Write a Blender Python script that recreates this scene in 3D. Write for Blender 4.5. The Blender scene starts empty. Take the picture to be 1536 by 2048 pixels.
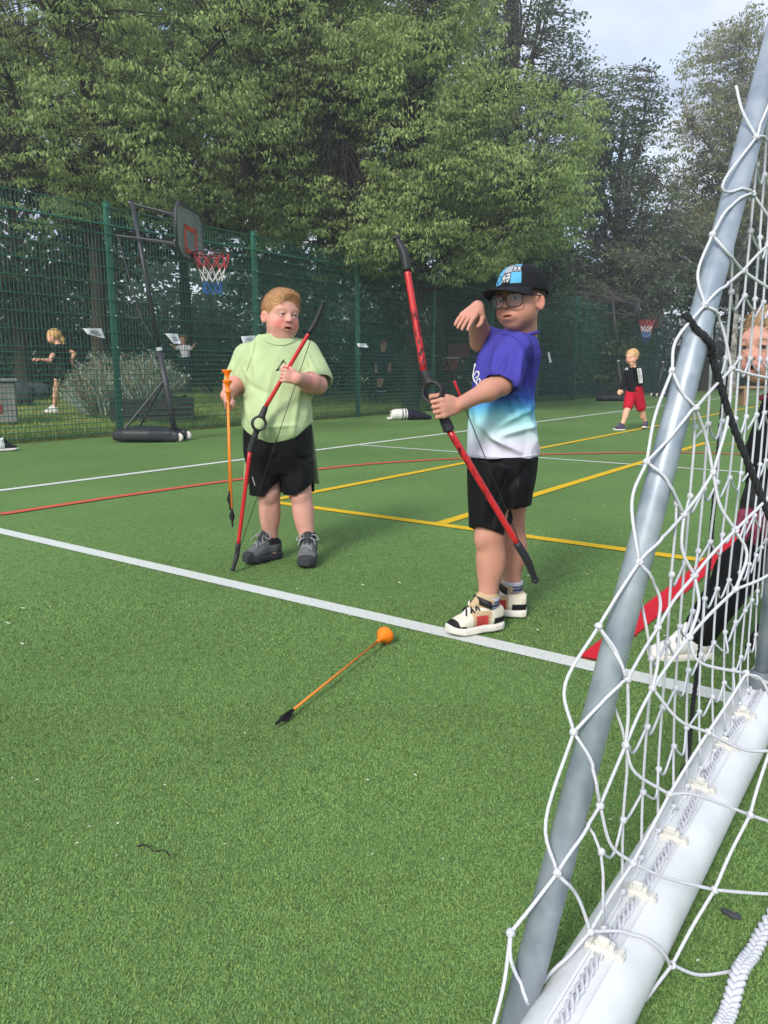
import bpy, math, random
import numpy as np
from mathutils import Vector, Matrix, noise as mnoise

# ------------------------------------------------------------------ camera, sky, sun, exposure
scene = bpy.context.scene
COL = scene.collection
H_CAM = 0.86                       # eye height of the photographer, metres
F_PX = 1540.0                      # focal length in photo pixels (photo 1536 x 2048)
PITCH = math.atan(285.0 / 1540.0)  # looking slightly down
CP, SP = math.cos(PITCH), math.sin(PITCH)

cam_d = bpy.data.cameras.new('camera')
cam_d.sensor_fit = 'VERTICAL'
cam_d.sensor_height = 36.0
cam_d.lens = F_PX / 2048.0 * 36.0
cam_d.clip_start = 0.05
cam_d.clip_end = 2000.0
cam = bpy.data.objects.new('camera', cam_d)
cam.location = (0, 0, H_CAM)
cam.rotation_euler = (math.pi / 2 - PITCH, 0, 0)
COL.objects.link(cam)
scene.camera = cam

SUN_EL, SUN_AZ = math.radians(36), math.radians(206)   # azimuth clockwise from +Y
world = bpy.data.worlds.new('World')
scene.world = world
world.use_nodes = True
wn, wl = world.node_tree.nodes, world.node_tree.links
wn.clear()
w_out = wn.new('ShaderNodeOutputWorld')
w_bg = wn.new('ShaderNodeBackground'); w_bg.inputs['Strength'].default_value = 0.15
w_sky = wn.new('ShaderNodeTexSky'); w_sky.sky_type = 'NISHITA'
w_sky.sun_disc = False
w_sky.sun_elevation = SUN_EL
w_sky.sun_rotation = SUN_AZ
w_sky.air_density = 1.0; w_sky.dust_density = 2.5
w_tc = wn.new('ShaderNodeTexCoord')
w_map = wn.new('ShaderNodeMapping'); w_map.inputs['Scale'].default_value = (1.4, 1.4, 3.2)
w_map.inputs['Location'].default_value = (0.35, 0.1, 0.2)
w_n = wn.new('ShaderNodeTexNoise'); w_n.inputs['Scale'].default_value = 1.9; w_n.inputs['Detail'].default_value = 8; w_n.inputs['Roughness'].default_value = 0.56
w_n2 = wn.new('ShaderNodeTexNoise'); w_n2.inputs['Scale'].default_value = 2.7; w_n2.inputs['Detail'].default_value = 6
w_r = wn.new('ShaderNodeValToRGB'); w_r.color_ramp.elements[0].position = 0.30; w_r.color_ramp.elements[1].position = 0.52
w_r2 = wn.new('ShaderNodeValToRGB')
w_r2.color_ramp.elements[0].position = 0.38; w_r2.color_ramp.elements[0].color = (1.9, 2.2, 2.85, 1)
w_r2.color_ramp.elements[1].position = 0.72; w_r2.color_ramp.elements[1].color = (3.7, 3.8, 4.0, 1)
w_mix = wn.new('ShaderNodeMixRGB')
wl.new(w_tc.outputs['Generated'], w_map.inputs['Vector'])
wl.new(w_map.outputs['Vector'], w_n.inputs['Vector'])
wl.new(w_map.outputs['Vector'], w_n2.inputs['Vector'])
wl.new(w_n.outputs['Fac'], w_r.inputs['Fac'])
wl.new(w_n2.outputs['Fac'], w_r2.inputs['Fac'])
wl.new(w_r.outputs['Color'], w_mix.inputs['Fac'])
wl.new(w_sky.outputs['Color'], w_mix.inputs[1])
wl.new(w_r2.outputs['Color'], w_mix.inputs[2])
wl.new(w_mix.outputs['Color'], w_bg.inputs['Color'])
wl.new(w_bg.outputs['Background'], w_out.inputs['Surface'])

sun_d = bpy.data.lights.new('sun', 'SUN')
sun_d.energy = 1.5
sun_d.angle = math.radians(13)
sun_d.color = (1.0, 0.96, 0.9)
sun = bpy.data.objects.new('sun', sun_d)
_sd = Vector((math.sin(SUN_AZ) * math.cos(SUN_EL), math.cos(SUN_AZ) * math.cos(SUN_EL), math.sin(SUN_EL)))
sun.rotation_euler = (-_sd).to_track_quat('-Z', 'Y').to_euler()
sun.location = (0, 0, 30)
COL.objects.link(sun)

scene.view_settings.view_transform = 'Standard'
scene.view_settings.look = 'None'
scene.view_settings.gamma = 1.0
scene.view_settings.exposure = 1.22
scene.view_settings.use_curve_mapping = False
scene.cycles.max_bounces = 6
scene.cycles.transparent_max_bounces = 12
scene.cycles.caustics_reflective = False
scene.cycles.caustics_refractive = False

# ------------------------------------------------------------------ where a photo pixel lies in the place
def ray(px, py):
    x = px - 768.0; u = 1024.0 - py
    return np.array([x, F_PX * CP + u * SP, -F_PX * SP + u * CP])
CAMP = np.array([0, 0, H_CAM])
def gp(px, py, z=0.0):                 # on the ground (height z)
    d = ray(px, py); return CAMP + d * ((z - H_CAM) / d[2])
def P(px, py, y):                      # at forward distance y
    d = ray(px, py); return CAMP + d * (y / d[1])
def on_plane(px, py, p0, n):
    d = ray(px, py); n = np.asarray(n, float)
    return CAMP + d * (np.dot(np.asarray(p0) - CAMP, n) / np.dot(d, n))
ANG = math.radians(35.7)
U = np.array([math.sin(ANG), math.cos(ANG), 0.0])     # along the fence and the side line
V = np.array([-math.cos(ANG), math.sin(ANG), 0.0])    # across, towards the fence
ZU = np.array([0, 0, 1.0])
def uv(u, v, z=0.0): return U * u + V * v + ZU * z
def nrm(a):
    a = np.asarray(a, float); return a / (np.linalg.norm(a) + 1e-12)

# ------------------------------------------------------------------ object helpers
WPOS = {}                              # world place of every object's origin
def mesh_obj(name, verts, faces, mat=None, parent=None, smooth=False, origin=None):
    """faces: list of tuples or an (n,k) int array; verts are world coordinates"""
    v = np.asarray(verts, dtype=np.float64).reshape(-1, 3)
    par = WPOS[parent.name] if parent is not None else np.zeros(3)
    o_ = np.asarray(origin, float) if origin is not None else par.copy()
    v = (v - o_).astype(np.float32)
    me = bpy.data.meshes.new(name)
    if isinstance(faces, np.ndarray):
        n, k = faces.shape
        me.vertices.add(len(v)); me.vertices.foreach_set('co', v.ravel())
        me.loops.add(n * k); me.loops.foreach_set('vertex_index', faces.astype(np.int32).ravel())
        me.polygons.add(n)
        me.polygons.foreach_set('loop_start', np.arange(0, n * k, k, dtype=np.int32))
        me.update(calc_edges=True)
    else:
        me.from_pydata(v.tolist(), [], faces); me.update()
    if smooth:
        me.polygons.foreach_set('use_smooth', np.ones(len(me.polygons), bool))
    if mat is not None:
        for m in (mat if isinstance(mat, (list, tuple)) else [mat]): me.materials.append(m)
    o = bpy.data.objects.new(name, me)
    COL.objects.link(o)
    o.location = o_ - par
    if parent is not None: o.parent = parent
    WPOS[o.name] = o_
    return o
def empty(name, loc):
    o = bpy.data.objects.new(name, None); COL.objects.link(o)
    o.location = loc; o.empty_display_size = 0.1
    WPOS[o.name] = np.asarray(loc, float)
    return o
def tag(o, label=None, cat=None, group=None, kind=None):
    if label: o['label'] = label
    if cat: o['category'] = cat
    if group: o['group'] = group
    if kind: o['kind'] = kind
    return o
def set_col(o, cols, name='Col'):
    a = o.data.color_attributes.new(name, 'FLOAT_COLOR', 'POINT')
    c = np.ones((len(o.data.vertices), 4), np.float32); c[:, :3] = cols
    a.data.foreach_set('color', c.ravel())
def copy_tree(o, parent=None):
    c = o.copy(); COL.objects.link(c); c.parent = parent
    for ch in o.children: copy_tree(ch, c)
    return c

class MB:
    """collects shapes for one mesh"""
    def __init__(s): s.v = []; s.f = []
    def add(s, v, f):
        b = len(s.v); s.v += [tuple(map(float, q)) for q in v]; s.f += [tuple(b + i for i in t) for t in f]; return s
    def box(s, c, half, ax=None):
        a = np.eye(3) if ax is None else np.asarray(ax); c = np.asarray(c, float)
        q = [c + a[0] * half[0] * i + a[1] * half[1] * j + a[2] * half[2] * k for k in (-1, 1) for j in (-1, 1) for i in (-1, 1)]
        return s.add(q, [(0, 2, 3, 1), (4, 5, 7, 6), (0, 1, 5, 4), (2, 6, 7, 3), (0, 4, 6, 2), (1, 3, 7, 5)])
    def bbox(s, c, half, ax=None, b=0.01):
        """box with chamfered edges"""
        a = np.eye(3) if ax is None else np.asarray(ax); c = np.asarray(c, float)
        h = np.asarray(half, float); b = min(b, h.min() * .9)
        vs = []; idx = {}
        for sx in (-1, 1):
            for sy in (-1, 1):
                for sz in (-1, 1):
                    for k in range(3):
                        o_ = np.array([sx, sy, sz]) * (h - b); o_[k] += [sx, sy, sz][k] * b
                        idx[(sx, sy, sz, k)] = len(vs); vs.append(c + a[0] * o_[0] + a[1] * o_[1] + a[2] * o_[2])
        fs = []
        for k in range(3):
            i, j = (k + 1) % 3, (k + 2) % 3
            for sg in (-1, 1):
                r = []
                for (si, sj) in ((-1, -1), (1, -1), (1, 1), (-1, 1)):
                    q = [0, 0, 0]; q[k] = sg; q[i] = si; q[j] = sj; r.append(idx[(*q, k)])
                fs.append(tuple(r if sg > 0 else r[::-1]))
            for si in (-1, 1):
                for sj in (-1, 1):
                    q0 = [0, 0, 0]; q0[i] = si; q0[j] = sj; q1 = list(q0); q0[k] = -1; q1[k] = 1
                    r = (idx[(*q0, i)], idx[(*q1, i)], idx[(*q1, j)], idx[(*q0, j)])
                    fs.append(r if si * sj > 0 else r[::-1])
        for sx in (-1, 1):
            for sy in (-1, 1):
                for sz in (-1, 1):
                    r = tuple(idx[(sx, sy, sz, k)] for k in range(3)); fs.append(r if sx * sy * sz > 0 else r[::-1])
        return s.add(vs, fs)
    def tube(s, pts, r, n=8, cap=True, closed=False):
        v, f = tube_arrays(pts, r, n, cap, closed); return s.add(v, f)
    def lathe(s, o, axis, prof, n=20):
        """prof: (t along the axis, radius)"""
        axis = nrm(axis); a = nrm(np.cross(axis, [0.3, 0.9, 0.2])); b = np.cross(axis, a); o = np.asarray(o, float)
        vs = []; fs = []
        for (t, r) in prof:
            for i in range(n):
                th = 2 * math.pi * i / n; vs.append(o + axis * t + (a * math.cos(th) + b * math.sin(th)) * r)
        for k in range(len(prof) - 1):
            for i in range(n):
                j = (i + 1) % n; fs.append((k * n + i, k * n + j, (k + 1) * n + j, (k + 1) * n + i))
        return s.add(vs, fs)
    def build(s, name, mat=None, parent=None, smooth=False, origin=None):
        return mesh_obj(name, s.v, s.f, mat, parent, smooth, origin)
def tube_arrays(pts, r, n=8, cap=True, closed=False):
    p = np.asarray(pts, float); m = len(p)
    rr = np.full(m, r, float) if np.isscalar(r) else np.asarray(r, float)
    t = np.zeros_like(p)
    if closed: t = np.roll(p, -1, 0) - np.roll(p, 1, 0)
    else: t[1:-1] = p[2:] - p[:-2]; t[0] = p[1] - p[0]; t[-1] = p[-1] - p[-2]
    t /= np.linalg.norm(t, axis=1)[:, None] + 1e-12
    ref = np.array([0, 0, 1.0]) if abs(t[0][2]) < .9 else np.array([1.0, 0, 0])
    a = nrm(np.cross(t[0], ref)); vs = []; th = np.arange(n) * 2 * math.pi / n
    for i in range(m):
        a = nrm(a - t[i] * np.dot(a, t[i])); b = np.cross(t[i], a)
        vs.append(p[i] + rr[i] * (np.cos(th)[:, None] * a + np.sin(th)[:, None] * b))
    v = np.concatenate(vs); f = []
    for i in range(m if closed else m - 1):
        i2 = (i + 1) % m
        for k in range(n):
            l = (k + 1) % n; f.append((i * n + k, i * n + l, i2 * n + l, i2 * n + k))
    if cap and not closed:
        f.append(tuple(range(n - 1, -1, -1))); f.append(tuple((m - 1) * n + k for k in range(n)))
    return v, f
def spline(pts, n=8):
    """Catmull-Rom through the points"""
    p = [np.asarray(q, float) for q in pts]; p = [2 * p[0] - p[1]] + p + [2 * p[-1] - p[-2]]; out = []
    for i in range(1, len(p) - 2):
        for k in range(n):
            t = k / n
            out.append(.5 * ((2 * p[i]) + (p[i + 1] - p[i - 1]) * t + (2 * p[i - 1] - 5 * p[i] + 4 * p[i + 1] - p[i + 2]) * t * t + (3 * p[i] - p[i - 1] - 3 * p[i + 1] + p[i + 2]) * t ** 3))
    out.append(p[-2]); return np.array(out)

# ------------------------------------------------------------------ materials
def lin(*c):
    """sRGB 0-255 to linear"""
    c = np.asarray(c, float) / 255.0
    return tuple(np.where(c <= .04045, c / 12.92, ((c + .055) / 1.055) ** 2.4))
_mats = {}
def mat(name, col=(.5, .5, .5), rough=.6, spec=.4, metal=0., var=.0, vscale=8., bump=0., bscale=60., vcol=False, sss=0., trans=0., coat=0., col2=None, detail=4., sheen=0., alpha=1., bdist=.01):
    if name in _mats: return _mats[name]
    m = bpy.data.materials.new(name); m.use_nodes = True
    nt = m.node_tree; N, L = nt.nodes, nt.links
    b = N['Principled BSDF']
    b.inputs['Roughness'].default_value = rough
    b.inputs['Specular IOR Level'].default_value = spec
    b.inputs['Metallic'].default_value = metal
    b.inputs['Coat Weight'].default_value = coat
    b.inputs['Sheen Weight'].default_value = sheen
    b.inputs['Alpha'].default_value = alpha
    if sss:
        b.inputs['Subsurface Weight'].default_value = sss
        b.inputs['Subsurface Radius'].default_value = (.012, .005, .003); b.inputs['Subsurface Scale'].default_value = 1.0
    tc = N.new('ShaderNodeTexCoord')
    src = None
    if vcol:
        a = N.new('ShaderNodeAttribute'); a.attribute_name = 'Col'; src = a.outputs['Color']
    if var or col2 is not None:
        n = N.new('ShaderNodeTexNoise'); n.inputs['Scale'].default_value = vscale; n.inputs['Detail'].default_value = detail
        L.new(tc.outputs['Object'], n.inputs['Vector'])
        if col2 is not None:
            r = N.new('ShaderNodeValToRGB'); r.color_ramp.elements[0].position = .35; r.color_ramp.elements[1].position = .65
            r.color_ramp.elements[0].color = (*col, 1); r.color_ramp.elements[1].color = (*col2, 1)
            L.new(n.outputs['Fac'], r.inputs['Fac']); src = r.outputs['Color']
        if var:
            mr = N.new('ShaderNodeMapRange'); mr.inputs['From Min'].default_value = .25; mr.inputs['From Max'].default_value = .75
            mr.inputs['To Min'].default_value = 1 - var; mr.inputs['To Max'].default_value = 1 + var
            L.new(n.outputs['Fac'], mr.inputs['Value'])
            mx = N.new('ShaderNodeVectorMath'); mx.operation = 'SCALE'
            if src: L.new(src, mx.inputs[0])
            else: mx.inputs[0].default_value = col
            L.new(mr.outputs['Result'], mx.inputs['Scale']); src = mx.outputs['Vector']
    if src: L.new(src, b.inputs['Base Color'])
    else: b.inputs['Base Color'].default_value = (*col, 1)
    if bump:
        bn = N.new('ShaderNodeTexNoise'); bn.inputs['Scale'].default_value = bscale; bn.inputs['Detail'].default_value = 5
        L.new(tc.outputs['Object'], bn.inputs['Vector'])
        bp = N.new('ShaderNodeBump'); bp.inputs['Strength'].default_value = bump; bp.inputs['Distance'].default_value = bdist
        L.new(bn.outputs['Fac'], bp.inputs['Height']); L.new(bp.outputs['Normal'], b.inputs['Normal'])
    if trans:      # light through leaves
        tr = N.new('ShaderNodeBsdfTranslucent'); ms = N.new('ShaderNodeMixShader'); ms.inputs[0].default_value = trans
        if src: L.new(src, tr.inputs['Color'])
        else: tr.inputs['Color'].default_value = (*col, 1)
        L.new(b.outputs[0], ms.inputs[1]); L.new(tr.outputs[0], ms.inputs[2]); L.new(ms.outputs[0], N['Material Output'].inputs['Surface'])
    _mats[name] = m
    return m
# ------------------------------------------------------------------ the pitch
FV = 10.2 * H_CAM              # fence line: distance across
def turf_material():
    m = bpy.data.materials.new('artificial_turf'); m.use_nodes = True
    N, L = m.node_tree.nodes, m.node_tree.links; b = N['Principled BSDF']
    b.inputs['Roughness'].default_value = .85; b.inputs['Specular IOR Level'].default_value = .15
    tc = N.new('ShaderNodeTexCoord')
    def noise(sc, det, rough=.5):
        n = N.new('ShaderNodeTexNoise'); n.inputs['Scale'].default_value = sc; n.inputs['Detail'].default_value = det; n.inputs['Roughness'].default_value = rough
        L.new(tc.outputs['Object'], n.inputs['Vector']); return n
    fine = noise(230, 3, .6); mid = noise(26, 4); big = noise(.7, 4)
    r = N.new('ShaderNodeValToRGB'); e = r.color_ramp.elements
    e[0].position = .30; e[0].color = (*lin(62, 88, 48), 1); e[1].position = .72; e[1].color = (*lin(116, 147, 86), 1)
    e2 = e.new(.5); e2.color = (*lin(90, 120, 64), 1)
    L.new(fine.outputs['Fac'], r.inputs['Fac'])
    def scale(src, n, lo, hi):
        mr = N.new('ShaderNodeMapRange'); mr.inputs['From Min'].default_value = .3; mr.inputs['From Max'].default_value = .7
        mr.inputs['To Min'].default_value = lo; mr.inputs['To Max'].default_value = hi
        L.new(n.outputs['Fac'], mr.inputs['Value'])
        v = N.new('ShaderNodeVectorMath'); v.operation = 'SCALE'; L.new(src, v.inputs[0]); L.new(mr.outputs['Result'], v.inputs['Scale']); return v.outputs['Vector']
    s = scale(r.outputs['Color'], mid, .86, 1.14); s = scale(s, big, .86, 1.14)
    L.new(s, b.inputs['Base Color'])
    bp = N.new('ShaderNodeBump'); bp.inputs['Strength'].default_value = .6; bp.inputs['Distance'].default_value = .006
    L.new(fine.outputs['Fac'], bp.inputs['Height']); L.new(bp.outputs['Normal'], b.inputs['Normal'])
    return m
M_TURF = turf_material()
PITCH_V = FV - .05
def strip(pts, w, z):
    p = np.asarray(pts, float); t = np.gradient(p, axis=0); t /= np.linalg.norm(t, axis=1)[:, None]
    n = np.stack([-t[:, 1], t[:, 0], 0 * t[:, 0]], 1); a = p + n * w / 2; b = p - n * w / 2
    a[:, 2] = b[:, 2] = z; m = len(p)
    return np.concatenate([a, b]), [(i, i + 1, m + i + 1, m + i) for i in range(m - 1)]
pitch = mesh_obj('turf_pitch', [uv(-30, -40), uv(160, -40), uv(160, PITCH_V), uv(-30, PITCH_V)], [(0, 1, 2, 3)], M_TURF)
tag(pitch, 'green artificial turf sports pitch with painted lines', kind='structure')
k_ = H_CAM
LINES = []   # (polyline, width, colour key)
LINES.append(([uv(2.44 * k_, v_) for v_ in np.linspace(-6, PITCH_V, 60)], .075, 'white'))
LINES.append(([uv(u_, 6.34 * k_) for u_ in np.linspace(-6, 70, 80)], .075, 'white'))
LINES.append(([uv(8.2 * k_, v_) for v_ in np.linspace(-8, 6.34 * k_, 40)], .05, 'white'))
LINES.append(([uv(4.22 * k_, v_) for v_ in np.linspace(.62 * k_, 4.16 * k_, 40)], .075, 'yellow'))
LINES.append(([uv(u_, 2.6 * k_) for u_ in np.linspace(4.26 * k_, 11.3 * k_, 40)], .075, 'yellow'))
LINES.append(([uv(u_, 4.14 * k_) for u_ in np.linspace(4.2 * k_, 40, 60)], .075, 'yellow'))
LINES.append(([uv(11.25 * k_, v_) for v_ in np.linspace(-4, 2.6 * k_, 20)], .05, 'yellow'))
LINES.append(([uv(u_, .9 * k_) for u_ in np.linspace(2.50 * k_, 9 * k_, 40)], .078, 'red'))
red_px = [(0, 1030), (250, 992), (490, 958), (630, 940), (760, 927), (934, 917), (1075, 910), (1200, 907), (1300, 906), (1420, 907), (1536, 912)]
LINES.append((spline([gp(*q) for q in red_px], 6), .075, 'faded red'))
LCOL = {'white': lin(196, 200, 194), 'yellow': lin(202, 166, 34), 'red': lin(196, 34, 48), 'faded red': lin(188, 88, 66)}
for i, (pl, w, c) in enumerate(LINES):
    v_, f_ = strip(pl, w, .003 + .0004 * i)
    o = mesh_obj('painted_line', v_, f_, mat('line_' + c.replace(' ', '_'), LCOL[c], .85, .15, var=.12, vscale=160, bump=.5, bscale=240, bdist=.004), pitch)
    o['label'] = c + ' painted line on the turf'

# turf blades where the camera is near enough to see them
def line_colour(xy):
    col = np.full(len(xy), -1)
    keys = list(LCOL)
    for pl, w, c in LINES:
        p = np.asarray(pl)[:, :2]
        for i in range(len(p) - 1):
            a, b = p[i], p[i + 1]
            if min(a[1], b[1]) > 6.0 or max(a[0], b[0]) < -5: continue
            d = b - a; L2 = (d * d).sum(); t = np.clip(((xy - a) @ d) / L2, 0, 1)
            dd = np.hypot(*(xy - a - t[:, None] * d).T)
            col[dd < w / 2] = keys.index(c)
    return col
def turf_blades():
    rng = np.random.default_rng(3)
    pts = []
    for (y0, y1, dens) in ((.55, 1.2, 150000), (1.2, 1.9, 90000), (1.9, 2.8, 42000), (2.8, 4.2, 15000), (4.2, 6.5, 4000)):
        wx = .85 * (y1 + .35) + .1; n = int(dens * (y1 - y0) * 2 * wx)
        q = np.stack([rng.uniform(-wx, wx, n), rng.uniform(y0, y1, n)], 1)
        q = q[np.abs(q[:, 0]) < (.56 + .3 * rng.random(len(q))) * (q[:, 1] + .3) + .08]
        pts.append(q)
    q = np.concatenate(pts); q = q[rng.random(len(q)) < np.clip((4.6 - q[:, 1]) / 2.6, 0, 1)]; n = len(q)
    far = np.clip((q[:, 1] - .6) / 4, 0, 1)
    L_ = rng.uniform(.0035, .0065, n) * (1 + far * .5); w = rng.uniform(.0007, .0013, n) * (1 + far * 1.6)
    a = rng.uniform(0, 2 * np.pi, n); lean = rng.uniform(.6, 1.35, n)
    d = np.stack([np.cos(a) * np.sin(lean), np.sin(a) * np.sin(lean), np.cos(lean)], 1)
    s = np.stack([-np.sin(a), np.cos(a), 0 * a], 1)
    base = np.stack([q[:, 0], q[:, 1], np.full(n, .0)], 1)
    v = np.empty((n, 3, 3)); v[:, 0] = base - s * w[:, None]; v[:, 1] = base + s * w[:, None]; v[:, 2] = base + d * L_[:, None]
    o = mesh_obj('turf_blades', v.reshape(-1, 3), np.arange(3 * n).reshape(-1, 3),
                 mat('turf_blade', vcol=True, rough=.7, spec=.2, trans=.15))
    tag(o, 'short green artificial grass fibres of the near turf', kind='stuff')
    c = np.array(lin(113, 144, 84))[None] * rng.uniform(.78, 1.16, n)[:, None]
    patch = np.array([mnoise.noise(Vector((a * 1.1, b * 1.1, .3))) + .6 * mnoise.noise(Vector((a * 3.7, b * 3.7, 5.3))) for a, b in q]); c *= (1 + .22 * patch)[:, None]
    yel = rng.random(n) < .25; c[yel] *= np.array([1.25, 1.08, .85])
    lc = line_colour(q[:, :2] + 0)
    for i, kx in enumerate(LCOL):
        mk = (lc == i) & (rng.random(n) < .93)
        c[mk] = np.array(LCOL[kx])[None] * rng.uniform(.8, 1.12, mk.sum())[:, None]
    set_col(o, np.repeat(c, 3, 0))
    return o
turf_blades()

# ------------------------------------------------------------------ lawn behind the fence
def lawn_h(x, y):
    v = -math.cos(ANG) * x + math.sin(ANG) * y
    d = np.clip((v - FV) / 9, 0, 1)
    return .0 + .40 * d * d * (3 - 2 * d) + .03 * np.sin(x * .9) * np.sin(y * .7) * d
gu, gv = np.meshgrid(np.linspace(-25, 150, 90), np.linspace(FV - .05, FV + 90, 60), indexing='ij')
gx = U[0] * gu + V[0] * gv; gy = U[1] * gu + V[1] * gv
gz = lawn_h(gx, gy) - .002
idx = np.arange(gu.size).reshape(gu.shape)
lawn = mesh_obj('grass_lawn', np.stack([gx, gy, gz], -1).reshape(-1, 3),
                np.stack([idx[:-1, :-1], idx[1:, :-1], idx[1:, 1:], idx[:-1, 1:]], -1).reshape(-1, 4),
                mat('lawn_ground', lin(112, 130, 70), .9, .1, col2=lin(146, 148, 92), vscale=1.4, bump=.8, bscale=50, bdist=.03), smooth=True)
tag(lawn, 'grass lawn behind the green mesh fence', kind='structure')
far_ground = mesh_obj('ground', [(-900, -900, -.03), (900, -900, -.03), (900, 900, -.03), (-900, 900, -.03)], [(0, 1, 2, 3)], mat('far_grass', lin(86, 110, 60), .9, .1, var=.2, vscale=.2))
tag(far_ground, 'grassy ground running to the horizon', kind='structure')
def lawn_blades():
    rng = np.random.default_rng(8); n = 60000
    u_ = rng.uniform(2, 26, n); v_ = FV + .05 + rng.exponential(3.2, n)
    x = U[0] * u_ + V[0] * v_; y = U[1] * u_ + V[1] * v_; z = lawn_h(x, y)
    h = rng.uniform(.04, .12, n) * np.where(v_ < FV + .35, 1.5, 1); w = rng.uniform(.004, .008, n); a = rng.uniform(0, 6.28, n)
    b = np.stack([x, y, z - .01], 1); s = np.stack([np.cos(a), np.sin(a), 0 * a], 1) * w[:, None]
    t = b + np.stack([rng.normal(0, .03, n), rng.normal(0, .03, n), h], 1)
    v = np.stack([b - s, b + s, t], 1).reshape(-1, 3)
    o = mesh_obj('lawn_grass', v, np.arange(3 * n).reshape(-1, 3), mat('lawn_blade', vcol=True, rough=.7, spec=.2, trans=.25))
    c = np.array(lin(120, 146, 76))[None] * rng.uniform(.55, 1.35, n)[:, None]; dry = rng.random(n) < .3; c[dry] *= np.array([1.5, 1.12, .9])
    set_col(o, np.repeat(c, 3, 0)); tag(o, 'rough grass blades on the lawn behind the fence', kind='stuff')
lawn_blades()
# ------------------------------------------------------------------ the green mesh fence
M_FENCE = mat('fence_green', lin(14, 94, 70), .45, .5, var=.15, vscale=3)
M_WIRE = mat('fence_wire', lin(28, 100, 78), .45, .5)
M_BOLT = mat('bolt_zinc', lin(190, 196, 196), .35, .5, metal=.7)
POST_U0, POST_D = 7.26 * H_CAM, 2.99 * H_CAM
F_TOP = 2.86
def wire_bars(starts, ends, r):
    """square bars between many point pairs, as arrays"""
    s = np.asarray(starts, float); e = np.asarray(ends, float); t = e - s; t /= np.linalg.norm(t, axis=1)[:, None]
    ref = np.where(np.abs(t[:, 2:3]) > .9, np.array([[1., 0, 0]]), np.array([[0, 0, 1.]]))
    a = np.cross(t, ref); a /= np.linalg.norm(a, axis=1)[:, None]; b = np.cross(t, a); n = len(s)
    v = np.empty((n, 8, 3))
    for i, (ca, cb) in enumerate(((1, 1), (-1, 1), (-1, -1), (1, -1))):
        v[:, i] = s + (a * ca + b * cb) * r; v[:, 4 + i] = e + (a * ca + b * cb) * r
    q = np.array([[0, 1, 5, 4], [1, 2, 6, 5], [2, 3, 7, 6], [3, 0, 4, 7]])
    f = (np.arange(n)[:, None, None] * 8 + q[None]).reshape(-1, 4)
    return v.reshape(-1, 3), f
fence = empty('mesh_fence', uv(POST_U0, FV))
tag(fence, 'tall dark green welded mesh sports fence with square posts', 'fence')
post_mesh = bolt_mesh = None
for i in range(-3, 17):
    u0 = POST_U0 + i * POST_D
    base = uv(u0, FV)
    if post_mesh is None:
        mb = MB(); ax = [U, V, ZU]; mb.bbox(base + ZU * (F_TOP + .05) / 2, (.035, .035, (F_TOP + .05) / 2), ax, .006)
        mb.bbox(base + ZU * (F_TOP + .056), (.038, .038, .008), ax, .004)
        o = mb.build('post', M_FENCE, fence, origin=base); post_mesh = o.data
    else:
        o = bpy.data.objects.new('post', post_mesh); COL.objects.link(o); o.parent = fence; o.location = base - WPOS[fence.name]; WPOS[o.name] = base
    if i <= 8:
        for z in np.arange(.34, F_TOP, .4):
            pz = base - V * .038 + U * .012 + ZU * z
            if bolt_mesh is None:
                mb = MB(); mb.lathe(pz, -V, [(0, .011), (.006, .011), (.012, .006), (.0125, 0)], 8); bo = mb.build('bolt', M_BOLT, o, origin=pz); bolt_mesh = bo.data
            else:
                bo = bpy.data.objects.new('bolt', bolt_mesh); COL.objects.link(bo); bo.parent = o; bo.location = pz - base
panel_mesh = None
zs_lo = np.arange(.06, 1.17, .0667); zs_hi = np.arange(zs_lo[-1] + .2, F_TOP - .3, .2)
for i in range(-3, 16):
    u0 = POST_U0 + i * POST_D; org = uv(u0, FV)
    if panel_mesh is None:
        S, E_, R = [], [], []
        for uu in np.arange(.05, POST_D - .02, .05):
            S.append(uv(u0 + uu, FV - .046, .03)); E_.append(uv(u0 + uu, FV - .046, F_TOP))
        v1, f1 = wire_bars(S, E_, .0026)
        S, E_ = [], []
        for z in list(zs_lo) + list(zs_hi) + [F_TOP - .01]:
            for dv in (.0395, .0525):
                S.append(uv(u0, FV - dv, z)); E_.append(uv(u0 + POST_D, FV - dv, z))
        v2, f2 = wire_bars(S, E_, .0042)
        S = [uv(u0, FV - .06, F_TOP - .22)]; E_ = [uv(u0 + POST_D, FV - .06, F_TOP - .22)]
        v3, f3 = wire_bars(S, E_, .009)
        v = np.concatenate([v1, v2, v3]); f = np.concatenate([f1, f2 + len(v1), f3 + len(v1) + len(v2)])
        o = mesh_obj('mesh_panel', v, f, M_WIRE, fence, origin=org); panel_mesh = o.data
    else:
        o = bpy.data.objects.new('mesh_panel', panel_mesh); COL.objects.link(o); o.parent = fence; o.location = org - WPOS[fence.name]; WPOS[o.name] = org
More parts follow.
